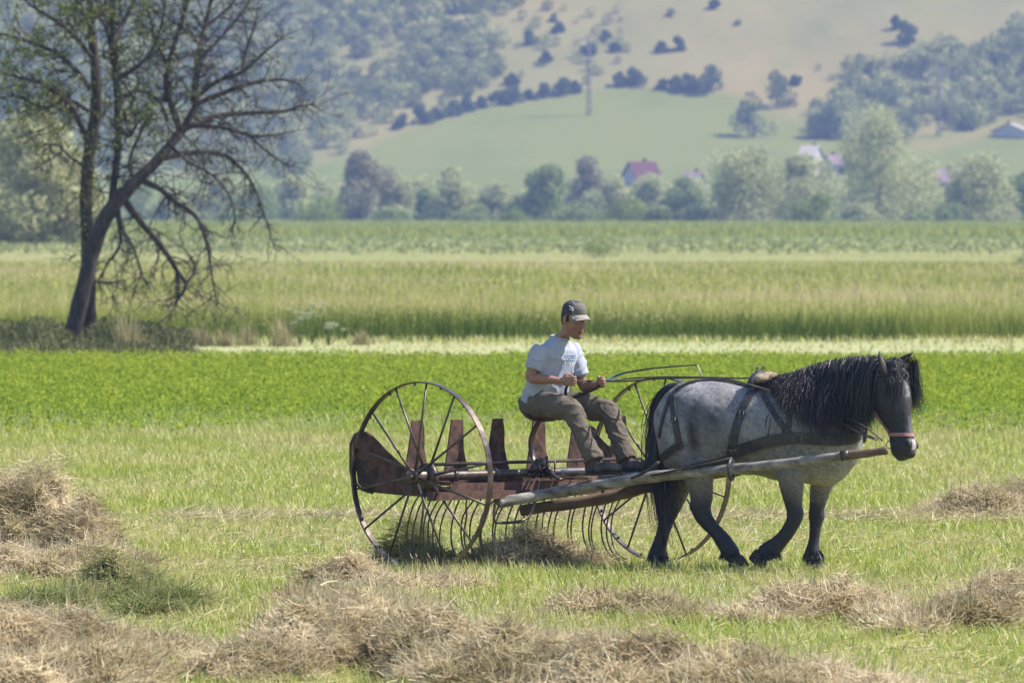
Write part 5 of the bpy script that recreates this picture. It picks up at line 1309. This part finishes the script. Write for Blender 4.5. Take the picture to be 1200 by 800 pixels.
# ---- harness: straps laid on the near side of the body and mirrored to the far side
leather = surf('black_harness_leather', [(.012, .011, .013), (.03, .027, .03), (.055, .05, .052)], scale=20, rough=.5, bump=.2, bdist=.002, spec=.4)
pink = surf('faded_red_webbing', [(.26, .12, .11), (.36, .19, .17)], scale=40, rough=.85, bump=.2, bdist=.001)
tanm = surf('saddle_pad_felt', [(.20, .15, .10), (.33, .26, .18), (.1, .08, .07)], scale=14, rough=.95, bump=.6, bdist=.01)
def ribbon(m, pts, nor, wd, th):
    pts = [np.array(p) for p in pts]; n = len(pts); V = []; Fc = []
    for i in range(n):
        d = nrm(pts[min(i+1, n-1)]-pts[max(i-1, 0)]); nv = nrm(nor[i]-d*np.dot(nor[i], d)); s = np.cross(d, nv)
        for a, c in ((-1, 0), (1, 0), (1, 1), (-1, 1)): V.append(pts[i]+s*a*wd/2+nv*(c*th-.002))
    for i in range(n-1):
        for k in range(4): Fc.append((i*4+k, i*4+(k+1) % 4, (i+1)*4+(k+1) % 4, (i+1)*4+k))
    Fc.append((3, 2, 1, 0)); Fc.append(tuple(range((n-1)*4, n*4))); m.add(V, Fc)
def strap(name, px_pts, wd, mat=None, th=.010, parent=None, mirror=True, off=.006, k=6, bv=None):
    q = cr([(a, b_, 0) for a, b_ in px_pts], k); hits = [shoot(bv or hbv, a[0], a[1], off) for a in q]; hits = [h for h in hits if h is not None and h[0][1] < HY+.6]
    if len(hits) < 2: print('strap missed', name); return None
    P_ = [h[0] for h in hits]; N_ = [h[1] for h in hits]
    for _ in range(2):
        P_ = [P_[0]]+[(P_[i-1]+2*P_[i]+P_[i+1])/4 for i in range(1, len(P_)-1)]+[P_[-1]]; N_ = [N_[0]]+[nrm(N_[i-1]+N_[i]+N_[i+1]) for i in range(1, len(N_)-1)]+[N_[-1]]
    m = MB(); ribbon(m, P_, N_, wd, th); o = m.build(name, mat or leather, parent or horse, smooth=False)
    if mirror:
        mir = lambda v, pt: (v-2*hY*np.dot(v-(hO if pt else 0), hY))
        m = MB(); ribbon(m, [mir(p, True) for p in P_], [mir(p, False) for p in N_], wd, th); m.build(name, mat or leather, parent or horse, smooth=False)
    return o
strap('breast_collar', [(856, 533), (866, 528), (885, 521), (905, 516), (930, 513), (955, 514), (980, 515), (998, 513), (1006, 508)], .085, th=.018)
strap('girth_strap', [(888, 449), (882, 458), (874, 472), (866, 492), (860, 512), (857, 532), (856, 545), (856, 556)], .062, th=.014)
strap('breeching_strap', [(789, 463), (789, 475), (791, 490), (794, 508), (796, 520)], .048)
strap('breeching', [(774, 537), (782, 531), (792, 523), (800, 519)], .05)
strap('hip_strap', [(797, 453), (788, 463), (781, 478), (776, 496), (773, 512)], .030)
strap('back_strap', [(793, 457), (805, 450), (820, 446.5), (840, 446), (860, 449), (880, 454), (892, 458)], .028)
strap('shoulder_strap', [(888, 452), (896, 465), (904, 480), (914, 494), (922, 506), (926, 513)], .04)
strap('neck_strap', [(905, 452), (918, 470), (924, 486), (925, 500)], .035)
strap('trace', [(800, 550), (820, 545), (838, 541), (856, 536)], .045)
for nm, pts in (('connecting_strap', [(773, 541), (781, 548), (790, 553), (800, 550)]),):
    strap(nm, pts, .04)
def ring(name, c, nv, r, rr_=.005, parent=None):
    nv = nrm(nv); a = nrm(np.cross(nv, uZ)); b_ = np.cross(nv, a); m = MB(); n = 16
    m.tube([np.array(c)+(a*math.cos(2*math.pi*i/n)+b_*math.sin(2*math.pi*i/n))*r for i in range(n+1)], rr_, 6); return m.build(name, steel, parent or horse)
for px, py in ((797, 522), (857, 533), (922, 505)):
    h = shoot(hbv, px, py, .02); ring('harness_ring', h[0], h[1], .026)
m = MB(); c = HP_(898, 444, 0)
m.ell(c, (hX, hY, uZ), (.085, .17, .05), 18, 10); m.ell(c+hX*.02+uZ*.012, (hX, hY, uZ), (.065, .12, .045), 18, 10); m.build('saddle_pad', tanm, horse)
m = MB(); m.tube([c-hX*.07+hY*.2-uZ*.05, c-hX*.06+hY*.1+uZ*.03, c-hX*.05+uZ*.055, c-hX*.06-hY*.1+uZ*.03, c-hX*.07-hY*.2-uZ*.05], [(.014, .030)]*5, 8); tr = m.build('saddle_tree', leather, horse)
for k in (-.06, .06): ring('terret', c-hX*.05+hY*k+uZ*.075, hX, .022, .005)
buck = surf('buckle_metal', [(.10, .09, .08), (.22, .20, .18)], scale=20, rough=.35, metal=.8, bump=0)
for px, py, wd in ((868, 486, .05), (858, 530, .06), (790, 492, .036), (915, 495, .034), (940, 513, .06), (838, 541, .036)):
    h = shoot(hbv, px, py, .020)
    m = MB(); nv = nrm(h[1]); a_ = nrm(np.cross(nv, uZ)); b2 = np.cross(nv, a_); q = []
    for i in range(5): q.append(h[0]+a_*(wd*.6 if i in (0, 3, 4) else -wd*.6)+b2*(wd*.5 if i in (0, 1, 4) else -wd*.5))
    m.tube(q, .005, 6); m.tube([h[0]-b2*wd*.5, h[0]+b2*wd*.5], .004, 5); m.build('buckle', buck, horse)
m = MB(); q = cr([(*shoot(hbv, 897, 500, .012)[0], 0), (*P(899, 488, 68.75), 0), (*P(903, 489, 68.7), 0), (*shoot(hbv, 900, 510, .012)[0], 0)], 4); m.tube(q[:, :3], .004, 6); m.build('strap_end', leather, horse)
# trace chain strap from breeching ring to the rake, dark strap along the shaft
m = MB(); q = [P(772, 541, 68.93), P(764, 548, 68.95), P(752, 555, 68.96), P(740, 560, 68.98)]; m.tube(q, [(.010, .028)]*4, 8)
q = [P(764, 557, 68.93), P(790, 551, 68.86), P(830, 543, 68.80), P(858, 536, 68.78)]; m.tube(q, [(.008, .030)]*4, 8); m.build('tug_strap', leather, horse)
m = MB(); q = []
for i in range(17):
    a = 2*math.pi*i/16; q.append(P(858, 549.7, 68.70)+hY*math.cos(a)*.062+uZ*math.sin(a)*.065)
m.tube(q, [(.009, .028)]*17, 6); m.build('shaft_loop', leather, horse)
# bridle
m = MB(); q = cr([(*shoot(hbv, 985, 494, .008)[0], 0), (*P(1000, 502, 68.48), 0), (*P(1012, 509, 68.42), 0), (*P(1028, 515, 68.38), 0)], 3); m.tube(q[:, :3], [(.006, .022)]*len(q), 6); m.build('lead_strap', leather, horse)
bridle = strap('noseband', [(1032, 511), (1037, 509.5), (1044, 509), (1055, 509), (1066, 509.5), (1073, 510)], .026, pink, th=.006, mirror=False, k=4)
strap('cheek_strap', [(1025, 482), (1030, 489), (1036, 498), (1042, 506)], .026, pink, th=.006, mirror=False, k=4)
strap('cheek_strap', [(1030, 430), (1027, 445), (1025, 462), (1025, 482)], .020, leather, th=.006, mirror=False, k=4)
strap('browband', [(1029, 440), (1045, 437), (1060, 438), (1070, 442)], .020, leather, th=.006, mirror=False, k=4)
ring('bit_ring', (shoot(hbv, 1034, 517, .012) or (HH(.86, -.09, -.07), hgf))[0], -hl2, .028, .004)
# ---- reins and whip
reinm = surf('rein_leather', [(.015, .012, .012), (.04, .032, .03)], scale=30, rough=.55, bump=.1)
for nme, rows, lab in (('rein', [(*(haR+uZ*.0+uF*.0), 0), (*P(690, 446, 69.9), 0), (*P(730, 446.5, 69.6), 0), (*P(775, 443.5, 69.2), 0), (*P(820, 442.5, 68.98), 0), (*P(850, 444, 68.92), 0), (*P(880, 451, 68.78), 0), *[(*shoot(hbv, a, c, .008)[0], 0) for a, c in ((905, 460), (925, 470), (945, 478), (965, 484), (985, 488))], (*P(1003, 494, 68.50), 0), (*P(1018, 503, 68.42), 0), (*P(1034, 516, 68.38), 0)], 'near dark leather rein running from the driver hands over the horse back'),
                       ('rein', [(*haL, 0), (*P(735, 443.5, 70.0), 0), (*P(780, 441.5, 69.6), 0), (*P(830, 442, 69.4), 0), (*P(870, 443, 69.3), 0), (*P(905, 441, 69.2), 0), (*P(960, 436, 69.15), 0), (*P(1010, 470, 68.95), 0), (*P(1045, 505, 68.75), 0)], 'far dark leather rein running to the other side of the horse neck')):
    q = cr(rows, 4); m = MB(); m.tube(q[:, :3], [(.006, .013)]*len(q), 6); tag(m.build(nme, reinm, loc=haR), lab, 'rein', 'reins')
m = MB(); q = cr([(*haR, 0), (*J(664, 453, -.08), 0), (*J(663, 462, -.05), 0), (*J(668, 467, 0), 0), (*J(684, 461, .06), 0), (*J(698, 455, .1), 0), (*haL, 0)], 4); m.tube(q[:, :3], [(.004, .014)]*len(q), 6)
tag(m.build('rein_end', reinm, loc=haR), 'slack loop of rein hanging between the driver hands over his lap', 'rein')
whip = empty('whip', haL, 'thin driving whip with a blue grip raised from the driver left hand', 'whip')
a_ = haL; m = MB(); q = cr([(*a_, 0), (*P(722, 440, 69.8), 0), (*P(735, 436, 69.7), 0)], 3); m.tube(q[:, :3], .008, 8); m.build('grip', surf('blue_grip', [(.02, .06, .16), (.04, .10, .22)], rough=.5, bump=0), whip)
m = MB(); q = cr([(*P(734, 436.3, 69.7), 0), (*P(765, 431.5, 69.5), 0), (*P(795, 429, 69.3), 0), (*P(817, 427.5, 69.2), 0)], 4); m.tube(q[:, :3], list(np.linspace(.0075, .0045, len(q))), 7); m.build('stick', leather, whip)
m = MB(); m.tube([P(817, 427.5, 69.2), P(820, 434, 69.2), P(823, 441, 69.2)], .005, 6); m.build('lash', surf('pale_cord', [(.4, .38, .33), (.5, .47, .42)], bump=0), whip)
